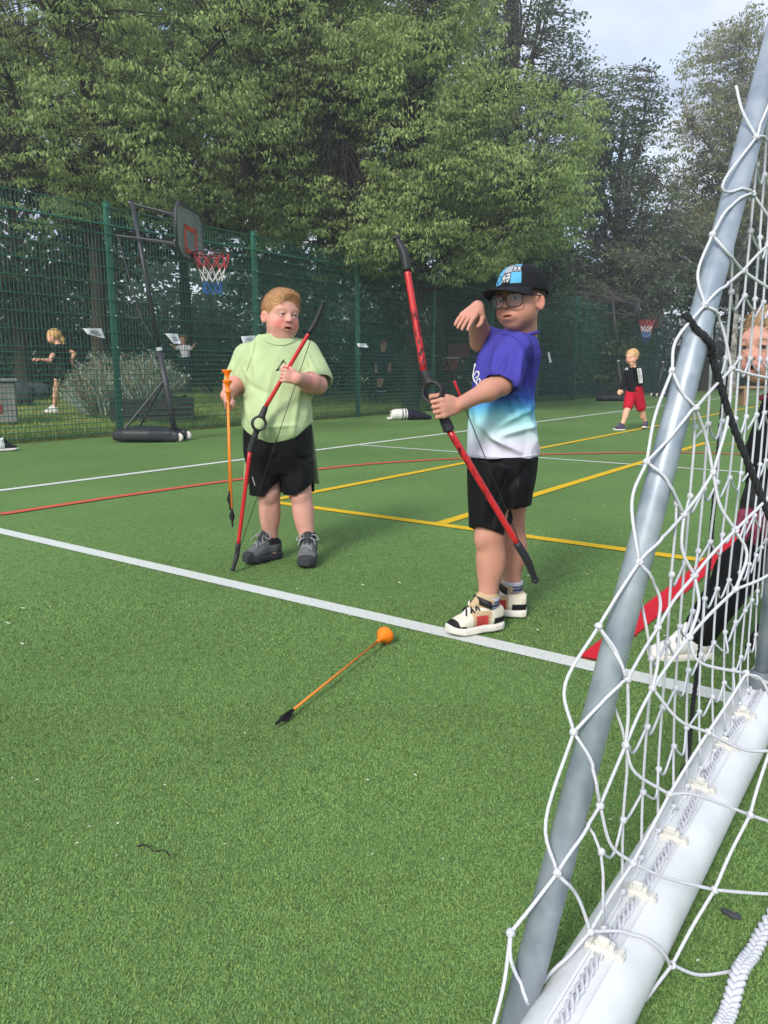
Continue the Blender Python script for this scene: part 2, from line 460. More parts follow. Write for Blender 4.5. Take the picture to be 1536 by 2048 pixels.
# ------------------------------------------------------------------ trees and shrubs
def leaf_arrays(c, d, s, L_, w, fold, rng):
    """diamond leaves folded along the mid rib: c base, d axis, s side"""
    n = len(c); nn = np.cross(d, s)
    v = np.empty((n, 4, 3))
    v[:, 0] = c; v[:, 2] = c + d * L_[:, None]
    m = c + d * (L_ * .45)[:, None] + nn * (fold * w)[:, None]
    v[:, 1] = m - s * w[:, None]; v[:, 3] = m + s * w[:, None]
    i = np.arange(n)[:, None] * 4
    f = np.concatenate([i + [0, 1, 2], i + [0, 2, 3]], 1).reshape(-1, 3)
    return v.reshape(-1, 3), f
def unit(a): return a / (np.linalg.norm(a, axis=1)[:, None] + 1e-9)
def foliage(name, centres, tint, per, spread, L_, w, droop, pal, parent, rng, jitter=.25, matname='leaf'):
    """leaf clusters round the twig ends"""
    n = len(centres); N_ = n * per
    ci = np.repeat(np.arange(n), per)
    th = rng.uniform(0, 2 * np.pi, N_); up = rng.normal(0, .45, N_) 
    out = np.stack([np.cos(th), np.sin(th), up], 1); out = unit(out)
    r = spread * rng.uniform(.1, 1, N_)
    c = centres[ci] + out * r[:, None] * np.array([1, 1, .55])
    d = unit(out * (1 - droop) + np.array([0, 0, -1.0]) * droop + rng.normal(0, jitter, (N_, 3)))
    s = unit(np.cross(d, rng.normal(0, 1, (N_, 3)) * .5 + out * .2 + np.array([0, 0, .8]) * (1 - droop)))
    Ls = L_ * rng.uniform(.5, 1.4, N_); ws = w * rng.uniform(.75, 1.25, N_)
    v, f = leaf_arrays(c, d, s, Ls, ws, .35, rng)
    o = mesh_obj(name, v, f, mat(matname, vcol=True, rough=.55, spec=.35, trans=.5), parent)
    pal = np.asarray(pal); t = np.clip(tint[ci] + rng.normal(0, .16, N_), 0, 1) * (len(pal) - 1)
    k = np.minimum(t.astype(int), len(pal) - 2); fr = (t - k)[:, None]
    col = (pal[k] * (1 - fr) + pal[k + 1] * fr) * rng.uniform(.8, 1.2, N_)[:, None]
    set_col(o, np.repeat(col, 4, 0))
    return o
def branches(name, base, top, limbs, ends, r0, m, parent, rng, twig=.006, wig=.25):
    """tapered trunk, limbs to the crown's parts, twigs to the leaf clusters"""
    V_, F_ = [], []; nb = 0
    def put(v, f):
        nonlocal nb
        V_.append(np.asarray(v)); F_.extend([tuple(nb + i for i in t) for t in f]); nb += len(v)
    tr = [base + (top - base) * t + np.array([math.sin(t * 5 + base[0]) * .12 * t, math.cos(t * 4 + base[1]) * .12 * t, 0]) for t in np.linspace(0, 1, 9)]
    put(*tube_arrays(tr, np.linspace(r0, r0 * .3, 9) * np.array([1.35] + [1] * 8), 10, False))
    lv, lf = V_, F_
    tips = []
    for L in limbs:
        zt = base[2] + (L[2] - base[2]) * rng.uniform(.5, .8); zt = min(max(zt, base[2] + (top[2] - base[2]) * .36), top[2])
        t = (zt - base[2]) / (top[2] - base[2]); a = base + (top - base) * t
        q = spline([a, a * .6 + L * .4 + rng.normal(0, wig, 3) * .5, a * .2 + L * .8 + rng.normal(0, wig, 3) * .4, L], 4)
        put(*tube_arrays(q, np.linspace(r0 * .34, r0 * .07, len(q)), 5, False)); tips.append(q)
    allq = np.concatenate(tips)
    step = 900
    for i in range(0, len(ends), step):
        e = ends[i:i + step]
        dd = ((e[:, None] - allq[None]) ** 2).sum(-1); j = dd.argmin(1)
        for k in range(len(e)):
            a = allq[j[k]]; mid = (a + e[k]) / 2 + rng.normal(0, .06, 3) + np.array([0, 0, .06])
            put(*tube_arrays([a, mid, e[k]], [twig * 1.5, twig, twig * .5], 3, False))
    return mesh_obj(name, np.concatenate(V_), F_, m, parent, smooth=True)
def crown_points(blobs, n, rng, hole=.0, nscale=.9, shell=.55):
    """points inside a union of ellipsoids, thinned by noise so that gaps and clumps appear"""
    blobs = [(np.asarray(c, float), np.asarray(r, float)) for c, r in blobs]
    vol = np.array([np.prod(r) for c, r in blobs]); pr = vol / vol.sum(); out = []; tin = []
    while len(out) < n:
        c, r = blobs[rng.choice(len(blobs), p=pr)]
        q = rng.normal(0, 1, 3); q /= np.linalg.norm(q); rad = rng.uniform(shell ** 3, 1.15) ** (1 / 3.)
        p = c + q * r * rad
        nz = mnoise.noise(Vector(p * nscale))
        if nz < hole - .35 + rng.normal(0, .06): continue
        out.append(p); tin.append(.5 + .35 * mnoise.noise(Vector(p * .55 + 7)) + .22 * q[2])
    return np.array(out), np.clip(np.array(tin), 0, 1)
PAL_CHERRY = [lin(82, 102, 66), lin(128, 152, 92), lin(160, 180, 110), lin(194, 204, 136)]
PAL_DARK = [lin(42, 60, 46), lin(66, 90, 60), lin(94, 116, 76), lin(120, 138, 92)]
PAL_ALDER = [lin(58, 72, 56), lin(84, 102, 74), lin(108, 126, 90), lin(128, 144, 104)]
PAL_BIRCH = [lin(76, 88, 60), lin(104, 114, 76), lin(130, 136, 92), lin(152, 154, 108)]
M_BARK = mat('bark_dark', lin(58, 52, 46), .9, .1, var=.3, vscale=14, bump=.8, bscale=30, bdist=.02)
M_BARK2 = mat('bark_grey', lin(84, 80, 76), .9, .1, var=.3, vscale=10, bump=.6, bscale=24, bdist=.02)
M_BIRCH = mat('bark_birch', lin(170, 168, 160), .8, .2, col2=lin(90, 86, 80), vscale=6, bump=.4, bscale=20)
def tree(name, label, base, top_z, blobs, n, per, spread, L_, w, droop, pal, bark, r0, seed, group, hole=.0, shell=.55, nl=14, twig=.006, nscale=.9):
    rng = np.random.default_rng(seed); base = np.asarray(base, float)
    t = empty(name, base); tag(t, label, 'tree', group)
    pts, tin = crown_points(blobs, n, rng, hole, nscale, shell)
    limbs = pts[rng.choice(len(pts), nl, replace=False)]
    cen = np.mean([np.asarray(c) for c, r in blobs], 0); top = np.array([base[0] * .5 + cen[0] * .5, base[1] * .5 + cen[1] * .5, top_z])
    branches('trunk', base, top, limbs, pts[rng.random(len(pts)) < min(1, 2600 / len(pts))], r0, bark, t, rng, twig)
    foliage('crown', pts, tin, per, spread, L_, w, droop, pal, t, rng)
    return t
def lz(p): return float(lawn_h(p[0], p[1]))
def at(px, y, z=0.): q = P(px, 900, y); return np.array([q[0], y, z])
def blob(px, py, y, rx, rz, ry=None): return (P(px, py, y), (rx, ry or rx, rz))
G_T = 'trees behind the fence'
def based(px, y): b = at(px, y); b[2] = lz(b) - .05; return b
# cherry trees with drooping leaves, nearest the fence
tree('cherry_tree', 'cherry tree with drooping leaves at the left edge, behind the first fence panels', based(205, 14.5), 6.2,
     [blob(60, 250, 13.6, 2.3, 1.5), blob(330, 300, 13.4, 2.3, 1.1), blob(200, 60, 14.2, 3.0, 1.7), blob(480, 120, 14.0, 2.2, 1.6), blob(-60, -60, 14.5, 2.5, 1.6), blob(400, -120, 14.5, 3, 1.5), blob(240, 370, 13.0, 1.8, .5)],
     4900, 19, .17, .078, .0155, .62, PAL_CHERRY, M_BARK, .17, 11, G_T, hole=.18)
tree('cherry_tree', 'yellow-green cherry tree above the boy in the cap, lowest branches over the fence', based(820, 16.5), 6.8,
     [blob(760, 250, 15.0, 2.0, 1.8), blob(980, 420, 14.6, 1.9, 1.0), blob(1020, 300, 15.2, 1.7, 1.3), blob(700, 440, 14.6, 1.6, .9), blob(860, 500, 14.4, 1.7, .55), blob(720, 60, 15.2, 1.6, 1.7), blob(850, -60, 15.6, 1.5, 1.4), blob(890, 130, 15.6, 1.3, 1.3)],
     5300, 19, .17, .078, .0155, .6, PAL_CHERRY, M_BARK, .15, 12, G_T, hole=.13)
tree('cherry_tree', 'cherry tree between the basketball hoop and the boy in green, limbs reaching left', based(600, 17.0), 7.0,
     [blob(560, 330, 15.4, 1.8, 1.3), blob(600, 130, 15.8, 1.8, 1.5), blob(500, 420, 14.8, 1.4, .6), blob(640, 500, 14.8, 1.2, .5), blob(560, -60, 16, 2, 1.5)],
     3300, 19, .17, .078, .0155, .6, PAL_CHERRY, M_BARK, .16, 13, G_T, hole=.12)
# dark trees filling the back
for i, (px, y, blobs, lab) in enumerate((
    (60, 19, [blob(20, 430, 18.5, 3.0, 2.2), blob(150, 260, 19, 2.8, 2.0), blob(-120, 150, 19, 2.2, 2.2)], 'dark broadleaf tree behind the running girl'),
    (380, 21, [blob(360, 400, 20, 2.8, 1.3), blob(440, 200, 20.5, 3.2, 2.4), blob(330, 20, 21, 3.4, 2.6)], 'dark broadleaf tree behind the nearest basketball hoop'),
    (640, 20, [blob(620, 480, 18.5, 2.4, 1.5), blob(690, 330, 19.5, 2.7, 2.2), blob(600, 100, 20.5, 2.8, 3)], 'dark broadleaf tree behind the boy in the green shirt'),
    (900, 21, [blob(880, 480, 19.5, 2.5, 1.6), blob(800, 300, 20.5, 2.4, 2.4), blob(1000, 540, 20, 1.8, 1.2)], 'dark broadleaf tree behind the upper bow limb'))):
    tree('broadleaf_tree', lab, based(px, y), 5.5, blobs, 2300, 12, .26, .15, .05, .35, PAL_DARK, M_BARK, .2, 30 + i, G_T, hole=(.17, .15, .12, .10)[i], nl=10, twig=.009)
# tall upright alders, sky showing through
tree('alder_tree', 'tall dark alder with fine upswept branches, right of the cherry tree', based(1010, 26), 13.0,
     [blob(1020, 120, 25, 2.3, 2.6), blob(930, 20, 25.5, 2.4, 2.8), blob(1110, 260, 25, 2.0, 2.2), blob(1060, 420, 24.5, 2.2, 1.8), blob(950, -160, 26, 2.2, 2.0)],
     3000, 9, .24, .10, .042, .15, PAL_ALDER, M_BARK2, .22, 41, G_T, hole=.12, shell=.2, nl=60, twig=.012, nscale=.7)
tree('alder_tree', 'slender alder with a pointed top in the sky gap', based(1215, 27), 9.0,
     [blob(1225, 300, 26, 1.7, 2.3), blob(1270, 210, 26, 1.0, 1.4), blob(1190, 430, 26, 2.0, 2.0), blob(1280, 470, 26, 1.8, 1.8), blob(1240, 570, 25, 2.2, 1.2)],
     2400, 9, .24, .10, .042, .15, PAL_ALDER, M_BARK2, .18, 42, G_T, hole=.14, shell=.2, nl=45, twig=.011, nscale=.7)
tree('birch_tree', 'tall birch with drooping twigs beside the galvanised goal pole', based(1450, 29), 11.0,
     [blob(1455, 150, 28, 1.7, 1.6), blob(1500, 120, 28.5, 1.6, 1.6), blob(1430, 290, 28, 1.9, 1.8), blob(1510, 330, 28, 2.2, 2.2), blob(1410, 450, 28, 1.8, 2.0)],
     2800, 12, .26, .085, .03, .75, PAL_BIRCH, M_BIRCH, .17, 43, G_T, hole=.1, shell=.2, nl=30, twig=.008, nscale=.8)
tree('broadleaf_tree', 'dark tree low behind the goal pole and net', based(1400, 32), 7.5,
     [blob(1380, 520, 31, 2.8, 2.0), blob(1500, 480, 31, 3.0, 2.6), blob(1300, 560, 31, 2.2, 1.5), blob(1560, 560, 31, 2.5, 2.0)],
     2500, 9, .32, .17, .06, .3, PAL_DARK, M_BARK, .25, 44, G_T, hole=.06, nl=12, twig=.012)
tree('broadleaf_tree', 'dark tree low behind the cap and the far hoops', based(1120, 30), 6.5,
     [blob(1090, 560, 29, 2.4, 1.3), blob(1180, 620, 29, 2.2, 1.2), blob(1010, 600, 28, 2.0, 1.5)],
     1700, 9, .32, .16, .06, .3, PAL_DARK, M_BARK, .2, 45, G_T, hole=.02, nl=10, twig=.012)
tree('broadleaf_tree', 'dark tree past the right edge, behind the goalkeeper', based(1680, 34), 8.0,
     [blob(1640, 480, 33, 3.4, 2.8), blob(1760, 420, 33, 3.6, 3.0), blob(1620, 300, 34, 3.0, 2.4)], 1800, 9, .34, .18, .065, .3, PAL_DARK, M_BARK, .26, 46, G_T, hole=.05, nl=12, twig=.012)
tree('broadleaf_tree', 'dark tree farthest to the right beyond the goal', based(2000, 38), 8.0,
     [blob(1950, 450, 37, 4.0, 3.0), blob(2120, 480, 37, 4.0, 3.0), blob(2030, 300, 38, 3.4, 2.6)], 1800, 9, .36, .2, .07, .3, PAL_DARK, M_BARK, .28, 47, G_T, hole=.05, nl=12, twig=.012)
# dense shrubs under the trees
def shrub(label, px, y, pz, rx, rz, n, seed, pal=PAL_DARK, per=11):
    rng = np.random.default_rng(seed); b = based(px, y); t = empty('shrub', b); tag(t, label, 'shrub', 'dark shrubs under the trees')
    c = b + ZU * pz
    pts, tin = crown_points([(c, (rx, rx * .6, rz)), (c + np.array([rx * .5, .3, -rz * .2]), (rx * .6, rx * .5, rz * .8)), (c + np.array([-rx * .5, .2, -rz * .3]), (rx * .6, rx * .5, rz * .7))], n, rng, -.1, 1.2, .5)
    pts[:, 2] = np.maximum(pts[:, 2], b[2] + .08)
    S_ = [b + rng.normal(0, .12, 3) * [1, 1, 0] for _ in range(7)]; mb = MB()
    for q in S_: mb.tube(spline([q, (q + c) / 2 + rng.normal(0, .2, 3), c + rng.normal(0, rx * .4, 3)], 3), [.04] * 3 + [.03] * 3 + [.015], 5)
    mb.build('stem', M_BARK, t)
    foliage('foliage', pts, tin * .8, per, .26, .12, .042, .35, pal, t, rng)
for i, (px, y, pz, rx, rz, lab) in enumerate((
    (-10, 20.5, 1.3, 2.3, 1.6, 'dark evergreen shrub at the left edge of the lawn'), (170, 22.5, 1.5, 2.3, 1.7, 'dark shrub behind the planter and its paper notice'),
    (340, 24.5, 1.3, 2.1, 1.5, 'dark shrub behind the jumping child'), (520, 22.5, 1.5, 2.0, 1.7, 'dark shrub directly behind the boy in the green shirt'),
    (690, 23.0, 1.5, 1.9, 1.7, 'dark shrub right of the boy in the green shirt'), (830, 23.5, 1.6, 2.0, 1.8, 'dark shrub behind the upper bow and ring'),
    (985, 24.0, 1.6, 2.0, 1.8, 'dark shrub behind the raised arm'), (1120, 25, 1.4, 2.1, 1.7, 'dark shrub right of the boy in the cap'),
    (1235, 31, 1.4, 2.4, 1.8, 'dark shrub behind the boy in red shorts'), (1360, 36, 1.6, 2.8, 2.0, 'dark shrub behind the third hoop'), (1500, 38, 1.6, 3.0, 2.0, 'dark shrub at the far right behind the net'))):
    shrub(lab, px, y, pz, rx, rz, 900, 60 + i)
# far wood that closes the view below the crowns
def far_wood():
    rng = np.random.default_rng(90); n = 8500
    u_ = rng.uniform(-8, 95, n); v_ = FV + rng.uniform(19, 24, n); z = rng.uniform(.05, 1, n) * 6.4
    p = np.stack([U[0] * u_ + V[0] * v_, U[1] * u_ + V[1] * v_, z], 1)
    o = foliage('far_wood', p, np.clip(.35 + .3 * np.sin(u_ * .7) + .1 * z / 5, 0, 1), 9, .6, .3, .12, .3, PAL_DARK[:3], None, rng)
    tag(o, 'dark wood closing the view behind the trees', kind='stuff')
far_wood()
# ------------------------------------------------------------------ soft shapes: a distance field meshed with surface nets
class Field:
    def __init__(s, lo, hi, vox):
        s.lo = np.asarray(lo, np.float64); s.vox = vox
        s.n = np.ceil((np.asarray(hi) - s.lo) / vox).astype(int) + 1
        s.F = np.full(tuple(s.n), .5, np.float32); s.rs = 1.0
    def box(s, lo, hi):
        a = np.clip(np.floor((np.asarray(lo) - s.lo) / s.vox).astype(int), 0, s.n - 1)
        b = np.clip(np.ceil((np.asarray(hi) - s.lo) / s.vox).astype(int) + 1, 1, s.n)
        sl = tuple(slice(a[i], max(b[i], a[i] + 1)) for i in range(3))
        g = [(s.lo[i] + s.vox * np.arange(sl[i].start, sl[i].stop)).astype(np.float32) for i in range(3)]
        return sl, g[0][:, None, None], g[1][None, :, None], g[2][None, None, :]
    def merge(s, sl, d, k, mode='u'):
        A = s.F[sl]
        if mode == 'u':
            if k > 0:
                h = np.maximum(k - np.abs(A - d), 0) / k; s.F[sl] = np.minimum(A, d) - h * h * k * .25
            else: s.F[sl] = np.minimum(A, d)
        elif mode == 's':
            d = -d
            if k > 0:
                h = np.maximum(k - np.abs(A - d), 0) / k; s.F[sl] = np.maximum(A, d) + h * h * k * .25
            else: s.F[sl] = np.maximum(A, d)
    def cone(s, a, b, ra, rb, k=.01, mode='u'):
        ra, rb = ra * s.rs, rb * s.rs
        a = np.asarray(a, float); b = np.asarray(b, float); R = max(ra, rb) + k + 2 * s.vox
        sl, X, Y, Z = s.box(np.minimum(a, b) - R, np.maximum(a, b) + R)
        ab = b - a; L2 = float(ab @ ab) + 1e-12
        x, y, z = X - a[0], Y - a[1], Z - a[2]
        t = np.clip((x * ab[0] + y * ab[1] + z * ab[2]) / L2, 0, 1)
        d = np.sqrt((x - t * ab[0]) ** 2 + (y - t * ab[1]) ** 2 + (z - t * ab[2]) ** 2) - (ra + (rb - ra) * t)
        s.merge(sl, d.astype(np.float32), k, mode)
    def chain(s, pts, rad, k=.01, mode='u'):
        for i in range(len(pts) - 1): s.cone(pts[i], pts[i + 1], rad[i], rad[i + 1], k, mode)
    def ell(s, c, r, ax=None, k=.01, mode='u'):
        c = np.asarray(c, float); r = np.asarray(r, float) * s.rs; A = np.eye(3) if ax is None else np.asarray(ax)
        R = (np.abs(A) * r[:, None]).sum(0) + k + 2 * s.vox
        sl, X, Y, Z = s.box(c - R, c + R); x, y, z = X - c[0], Y - c[1], Z - c[2]
        l = [A[i][0] * x + A[i][1] * y + A[i][2] * z for i in range(3)]
        k0 = np.sqrt(sum((l[i] / r[i]) ** 2 for i in range(3))); k1 = np.sqrt(sum((l[i] / r[i] ** 2) ** 2 for i in range(3))) + 1e-6
        s.merge(sl, (k0 * (k0 - 1) / k1).astype(np.float32), k, mode)
    def loft(s, o, ax, st, k=.01, mode='u', power=2.0, rnd=.0):
        """stack of ellipses: ax = (side, front, along); st = rows (t, centre side, centre front, r side, r front)"""
        o = np.asarray(o, float); A = np.asarray(ax); st = np.asarray(st, float) * s.rs
        c = [o + A[2] * r[0] + A[0] * r[1] + A[1] * r[2] for r in st]; R = st[:, 3:5].max() + k + 3 * s.vox
        sl, X, Y, Z = s.box(np.min(c, 0) - R, np.max(c, 0) + R); x, y, z = X - o[0], Y - o[1], Z - o[2]
        l = [A[i][0] * x + A[i][1] * y + A[i][2] * z for i in range(3)]
        t = l[2]; tt = np.linspace(st[0, 0], st[-1, 0], 200)
        def sm(col):     # smooth profile
            v = np.interp(tt, st[:, 0], st[:, col]); w = 9; pad = np.concatenate([np.full(w, v[0]), v, np.full(w, v[-1])]); ker = np.hanning(2 * w + 1); ker /= ker.sum()
            return np.interp(t, tt, np.convolve(pad, ker, 'valid'))
        cx, cy, rx, ry = sm(1), sm(2), sm(3), sm(4)
        u = np.abs(l[0] - cx) / rx; v = np.abs(l[1] - cy) / ry
        q = (u ** power + v ** power) ** (1 / power)
        d = (q - 1) * np.minimum(rx, ry) * (.5 + .5 * np.clip(np.minimum(rx, ry) / np.maximum(rx, ry) + .3, 0, 1))
        dz = np.maximum(st[0, 0] - t, t - st[-1, 0])
        d = np.where((dz > 0) & (d > 0), np.sqrt(dz * dz + d * d), np.maximum(d, dz))
        s.merge(sl, (d - rnd).astype(np.float32), k, mode)
    def cut(s, p, n):
        """remove what lies on the side n points to"""
        n = nrm(n); X = [(s.lo[i] + s.vox * np.arange(s.n[i])).astype(np.float32) for i in range(3)]
        d = (X[0][:, None, None] - p[0]) * n[0] + (X[1][None, :, None] - p[1]) * n[1] + (X[2][None, None, :] - p[2]) * n[2]
        s.F = np.maximum(s.F, d.astype(np.float32))
    def mesh(s):
        F = s.F; S = F < 0; nx, ny, nz = S.shape
        c = np.zeros((nx - 1, ny - 1, nz - 1), np.uint8)
        for i in (0, 1):
            for j in (0, 1):
                for k in (0, 1): c += S[i:nx - 1 + i, j:ny - 1 + j, k:nz - 1 + k]
        act = np.argwhere((c > 0) & (c < 8)); m = len(act)
        ids = np.full((nx - 1, ny - 1, nz - 1), -1, np.int32); ids[tuple(act.T)] = np.arange(m)
        acc = np.zeros((m, 3)); cnt = np.zeros(m)
        for ax in range(3):
            o = [a for a in range(3) if a != ax]
            for i in (0, 1):
                for j in (0, 1):
                    p = act.copy(); p[:, o[0]] += i; p[:, o[1]] += j; q = p.copy(); q[:, ax] += 1
                    f0 = F[tuple(p.T)]; f1 = F[tuple(q.T)]; mk = (f0 < 0) != (f1 < 0)
                    t = f0[mk] / (f0[mk] - f1[mk]); pp = p[mk].astype(float); pp[:, ax] += t; acc[mk] += pp; cnt[mk] += 1
        v = acc / cnt[:, None] * s.vox + s.lo
        faces = []
        for ax in range(3):
            o = [(ax + 1) % 3, (ax + 2) % 3]
            a = [slice(None)] * 3; b = [slice(None)] * 3; a[ax] = slice(0, -1); b[ax] = slice(1, None)
            S0 = S[tuple(a)]; S1 = S[tuple(b)]; e = np.argwhere(S0 != S1)
            e = e[(e[:, o[0]] > 0) & (e[:, o[1]] > 0) & (e[:, o[0]] < s.n[o[0]] - 1) & (e[:, o[1]] < s.n[o[1]] - 1)]
            flip = S0[tuple(e.T)]; q = []
            for (i, j) in ((-1, -1), (0, -1), (0, 0), (-1, 0)):
                p = e.copy(); p[:, o[0]] += i; p[:, o[1]] += j; q.append(ids[tuple(p.T)])
            q = np.stack(q, 1); q[~flip] = q[~flip][:, ::-1]; faces.append(q)
        f = np.concatenate(faces)
        return v, f
def normals(v, f):
    n = np.zeros_like(v); a = np.cross(v[f[:, 2]] - v[f[:, 0]], v[f[:, 3]] - v[f[:, 1]])
    for k in range(4): np.add.at(n, f[:, k], a)
    return unit(n)
def relax(v, f, it=2, lam=.5):
    for _ in range(it):
        a = np.zeros_like(v); c = np.zeros(len(v))
        for k in range(4):
            i, j = f[:, k], f[:, (k + 1) % 4]
            np.add.at(a, i, v[j]); np.add.at(a, j, v[i]); np.add.at(c, i, 1); np.add.at(c, j, 1)
        v = v + lam * (a / c[:, None] - v)
    return v
def vnoise(p, sc, off=0.):
    return np.array([mnoise.noise(Vector(q)) for q in (p * sc + off)])
def frame(fwd, up):
    """(person's left, forward, up)"""
    f = nrm(fwd); u = np.asarray(up, float); u = nrm(u - f * np.dot(u, f)); return np.array([np.cross(u, f), f, u])

# ------------------------------------------------------------------ heads and hands
def head_field(fd, C, A, H, chub=1.0, mouth=.5, kid=True, ears=True):
    """C head centre (eye level), A = frame rows (left, forward, up), H = chin to crown"""
    rs, fd.rs = fd.rs, 1.0
    def q(x, y, z): return C + H * (A[0] * x + A[1] * y + A[2] * z)
    def E(c, r, k=.05, mode='u'): fd.ell(q(*c), np.asarray(r) * H, A, k * H, mode)
    E((0, -.045, .13), (.355, .415, .375), .02)
    E((0, .10, -.10), (.285, .30, .36), .14)
    E((0, .17, -.36), (.15 * (.7 + .3 * chub), .15, .12), .14)
    for s in (-1, 1):
        E((s * .165, .20, -.20), (.125 * chub, .13, .14 * chub), .14)
        E((s * .175, .07, -.25), (.10 * chub, .18, .13 * chub), .14)
    E((0, .30, .09), (.25, .09, .09), .1)
    for s in (-1, 1): E((s * .145, .415, -.01), (.085, .055, .042), .05, 's')
    for s in (-1, 1): E((s * .142, .325, -.012), (.062, .06, .045), .012)
    for s in (-1, 1):     # lids
        fd.chain([q(s * .075, .375, .005), q(s * .14, .392, .03), q(s * .21, .345, .008)], [.012 * H, .015 * H, .012 * H], .012 * H)
        fd.chain([q(s * .085, .372, -.035), q(s * .14, .384, -.05), q(s * .2, .345, -.035)], [.01 * H, .012 * H, .01 * H], .015 * H)
    fd.cone(q(0, .365, .04), q(0, .46, -.115), .026 * H, .042 * H, .04 * H)
    for s in (-1, 1): E((s * .042, .425, -.125), (.032, .04, .03), .025)
    E((0, .36, -.265), (.13, .06, .08), .06)
    if mouth > 0:
        E((0, .44, -.275), (.085, .07, .012 + .026 * mouth), .015, 's')
    zo = .014 + .02 * mouth
    for s in (-1, 1):
        fd.cone(q(0, .412, -.262 + zo), q(s * .105, .355, -.278), .018 * H, .008 * H, .015 * H)
        fd.cone(q(0, .405, -.285 - zo), q(s * .10, .352, -.28), .022 * H, .008 * H, .018 * H)
    if ears:
        for s in (-1, 1):
            eA = np.array([nrm(A[0] * .8 + A[1] * s * .6), nrm(A[1] * .8 - A[0] * s * .6), A[2]])
            fd.ell(q(s * .372, .0, -.075), np.array([.03, .08, .13]) * H, eA, .025 * H)
            fd.ell(q(s * .412, .03, -.06), np.array([.042, .05, .088]) * H, eA, .012 * H, 's')
    fd.rs = rs
    return q
def head_paint(col, v, C, A, H, base, lip, brow, iris, blush, bluc, brow_w=.016, open_=.5, slit=.7):
    l = (v - C) @ A.T / H
    def mixc(m, c): col[:] = col * (1 - m[:, None]) + np.asarray(c)[None] * m[:, None]
    near = (np.abs(l) < .7).all(1)
    for s in (-1, 1):
        b = np.exp(-(((l[:, 0] - s * .2) / .12) ** 2 + ((l[:, 2] + .19) / .11) ** 2)) * (l[:, 1] > .05) * near * blush; mixc(np.clip(b, 0, 1), bluc)
        eb = np.exp(-(((l[:, 0] - s * .145) / .085) ** 4 + ((l[:, 2] - .095 + .5 * (np.abs(l[:, 0]) - .14) ** 2 * 6) / brow_w) ** 2)) * (l[:, 1] > .2) * near; mixc(np.clip(eb * .85, 0, 1), brow)
        ed = np.hypot((l[:, 0] - s * .142) / .066, (l[:, 2] + .012) / (.036 * slit)); fr = (l[:, 1] > .26) & near
        w = ((ed < 1) & fr).astype(float) * .95; mixc(w, lin(178, 164, 158))
        i_ = np.hypot(l[:, 0] - s * .142 - .01, l[:, 2] + .010); mixc(((i_ < .033) & (ed < 1) & fr) * .95, iris); mixc(((i_ < .015) & (ed < 1) & fr) * .95, (.004, .004, .004))
        lash = np.exp(-((ed - 1.08) / .16) ** 2) * fr * (l[:, 2] > -.02); mixc(np.clip(lash * .7, 0, 1), lin(70, 46, 36))
        er = np.exp(-(((l[:, 0] - s * .40) / .05) ** 2 + ((l[:, 1] - .01) / .1) ** 2 + ((l[:, 2] + .07) / .12) ** 2)); mixc(np.clip(er * .5, 0, 1), bluc)
    lp = np.exp(-((l[:, 0] / .11) ** 4 + ((l[:, 2] + .276) / (.036 + .022 * open_)) ** 4)) * (l[:, 1] > .3) * near; mixc(np.clip(lp * .7, 0, 1), lip)
    mo = np.exp(-((l[:, 0] / .085) ** 4 + ((l[:, 2] + .276) / (.010 + .026 * open_)) ** 4)) * (l[:, 1] > .25) * near; mixc(np.clip(mo, 0, 1), lin(62, 20, 20))
    ns = sum(np.exp(-(((l[:, 0] - s * .03) / .016) ** 2 + ((l[:, 2] + .155) / .012) ** 2)) for s in (-1, 1)) * (l[:, 1] > .36) * near; mixc(np.clip(ns * .6, 0, 1), lin(96, 48, 40))
    tip = np.exp(-((l[:, 0] / .05) ** 2 + ((l[:, 2] + .11) / .05) ** 2)) * (l[:, 1] > .36) * near; mixc(np.clip(tip * .3, 0, 1), bluc)
def hand_field(fd, W, D, N, T, S, curls, thumb, spread=.0, k=.0022, lens=(1, 1.08, 1.0, .82)):
    """W wrist, D towards the knuckles, N palm normal (fingers curl that way), T towards the thumb side, S hand length;
       curls = four (a, b, c) bends; thumb = (point list offsets in (D,N,T) units of S)"""
    S = S * fd.rs; rs, fd.rs = fd.rs, 1.0
    D, N = nrm(D), np.asarray(N, float); N = nrm(N - D * np.dot(N, D)); T = nrm(np.cross(N, D)) * (1 if np.dot(np.cross(N, D), T) > 0 else -1)
    pr = .078 * S
    for i in range(4):     # metacarpals make the palm
        t = (1.5 - i) * .135 * S
        fd.cone(W + T * t * .62 + D * .06 * S, W + D * .48 * S + T * t, pr * 1.12, pr * 1.0, .03 * S * 2)
    fd.cone(W + D * .05 * S + T * .12 * S, W + D * .24 * S + T * .22 * S + N * .05 * S, .10 * S, .095 * S, .05 * S)
    fd.ell(W + D * .26 * S, np.array([.24, .28, .11]) * S, np.array([T, D, N]), .05 * S)
    for i in range(4):
        t = (1.5 - i) * .135 * S; p = W + D * .47 * S + T * t; ang = 0.; sp = (1.5 - i) * spread
        for j, (ln, r0, r1) in enumerate(((.235, .062, .057), (.15, .057, .052), (.115, .052, .043))):
            ang += curls[i][j]; d = nrm((D * math.cos(sp) + T * math.sin(sp)) * math.cos(ang) + N * math.sin(ang))
            e = p + d * ln * S * lens[i]; fd.cone(p, e, r0 * S, r1 * S, k); p = e
    pts = [W + (D * a + N * b + T * c) * S for (a, b, c) in thumb]
    fd.chain(pts, [.088 * S, .075 * S, .066 * S, .052 * S][:len(pts)], k * 1.5); fd.rs = rs
GRIP = [(1.0, 1.35, .9)] * 4
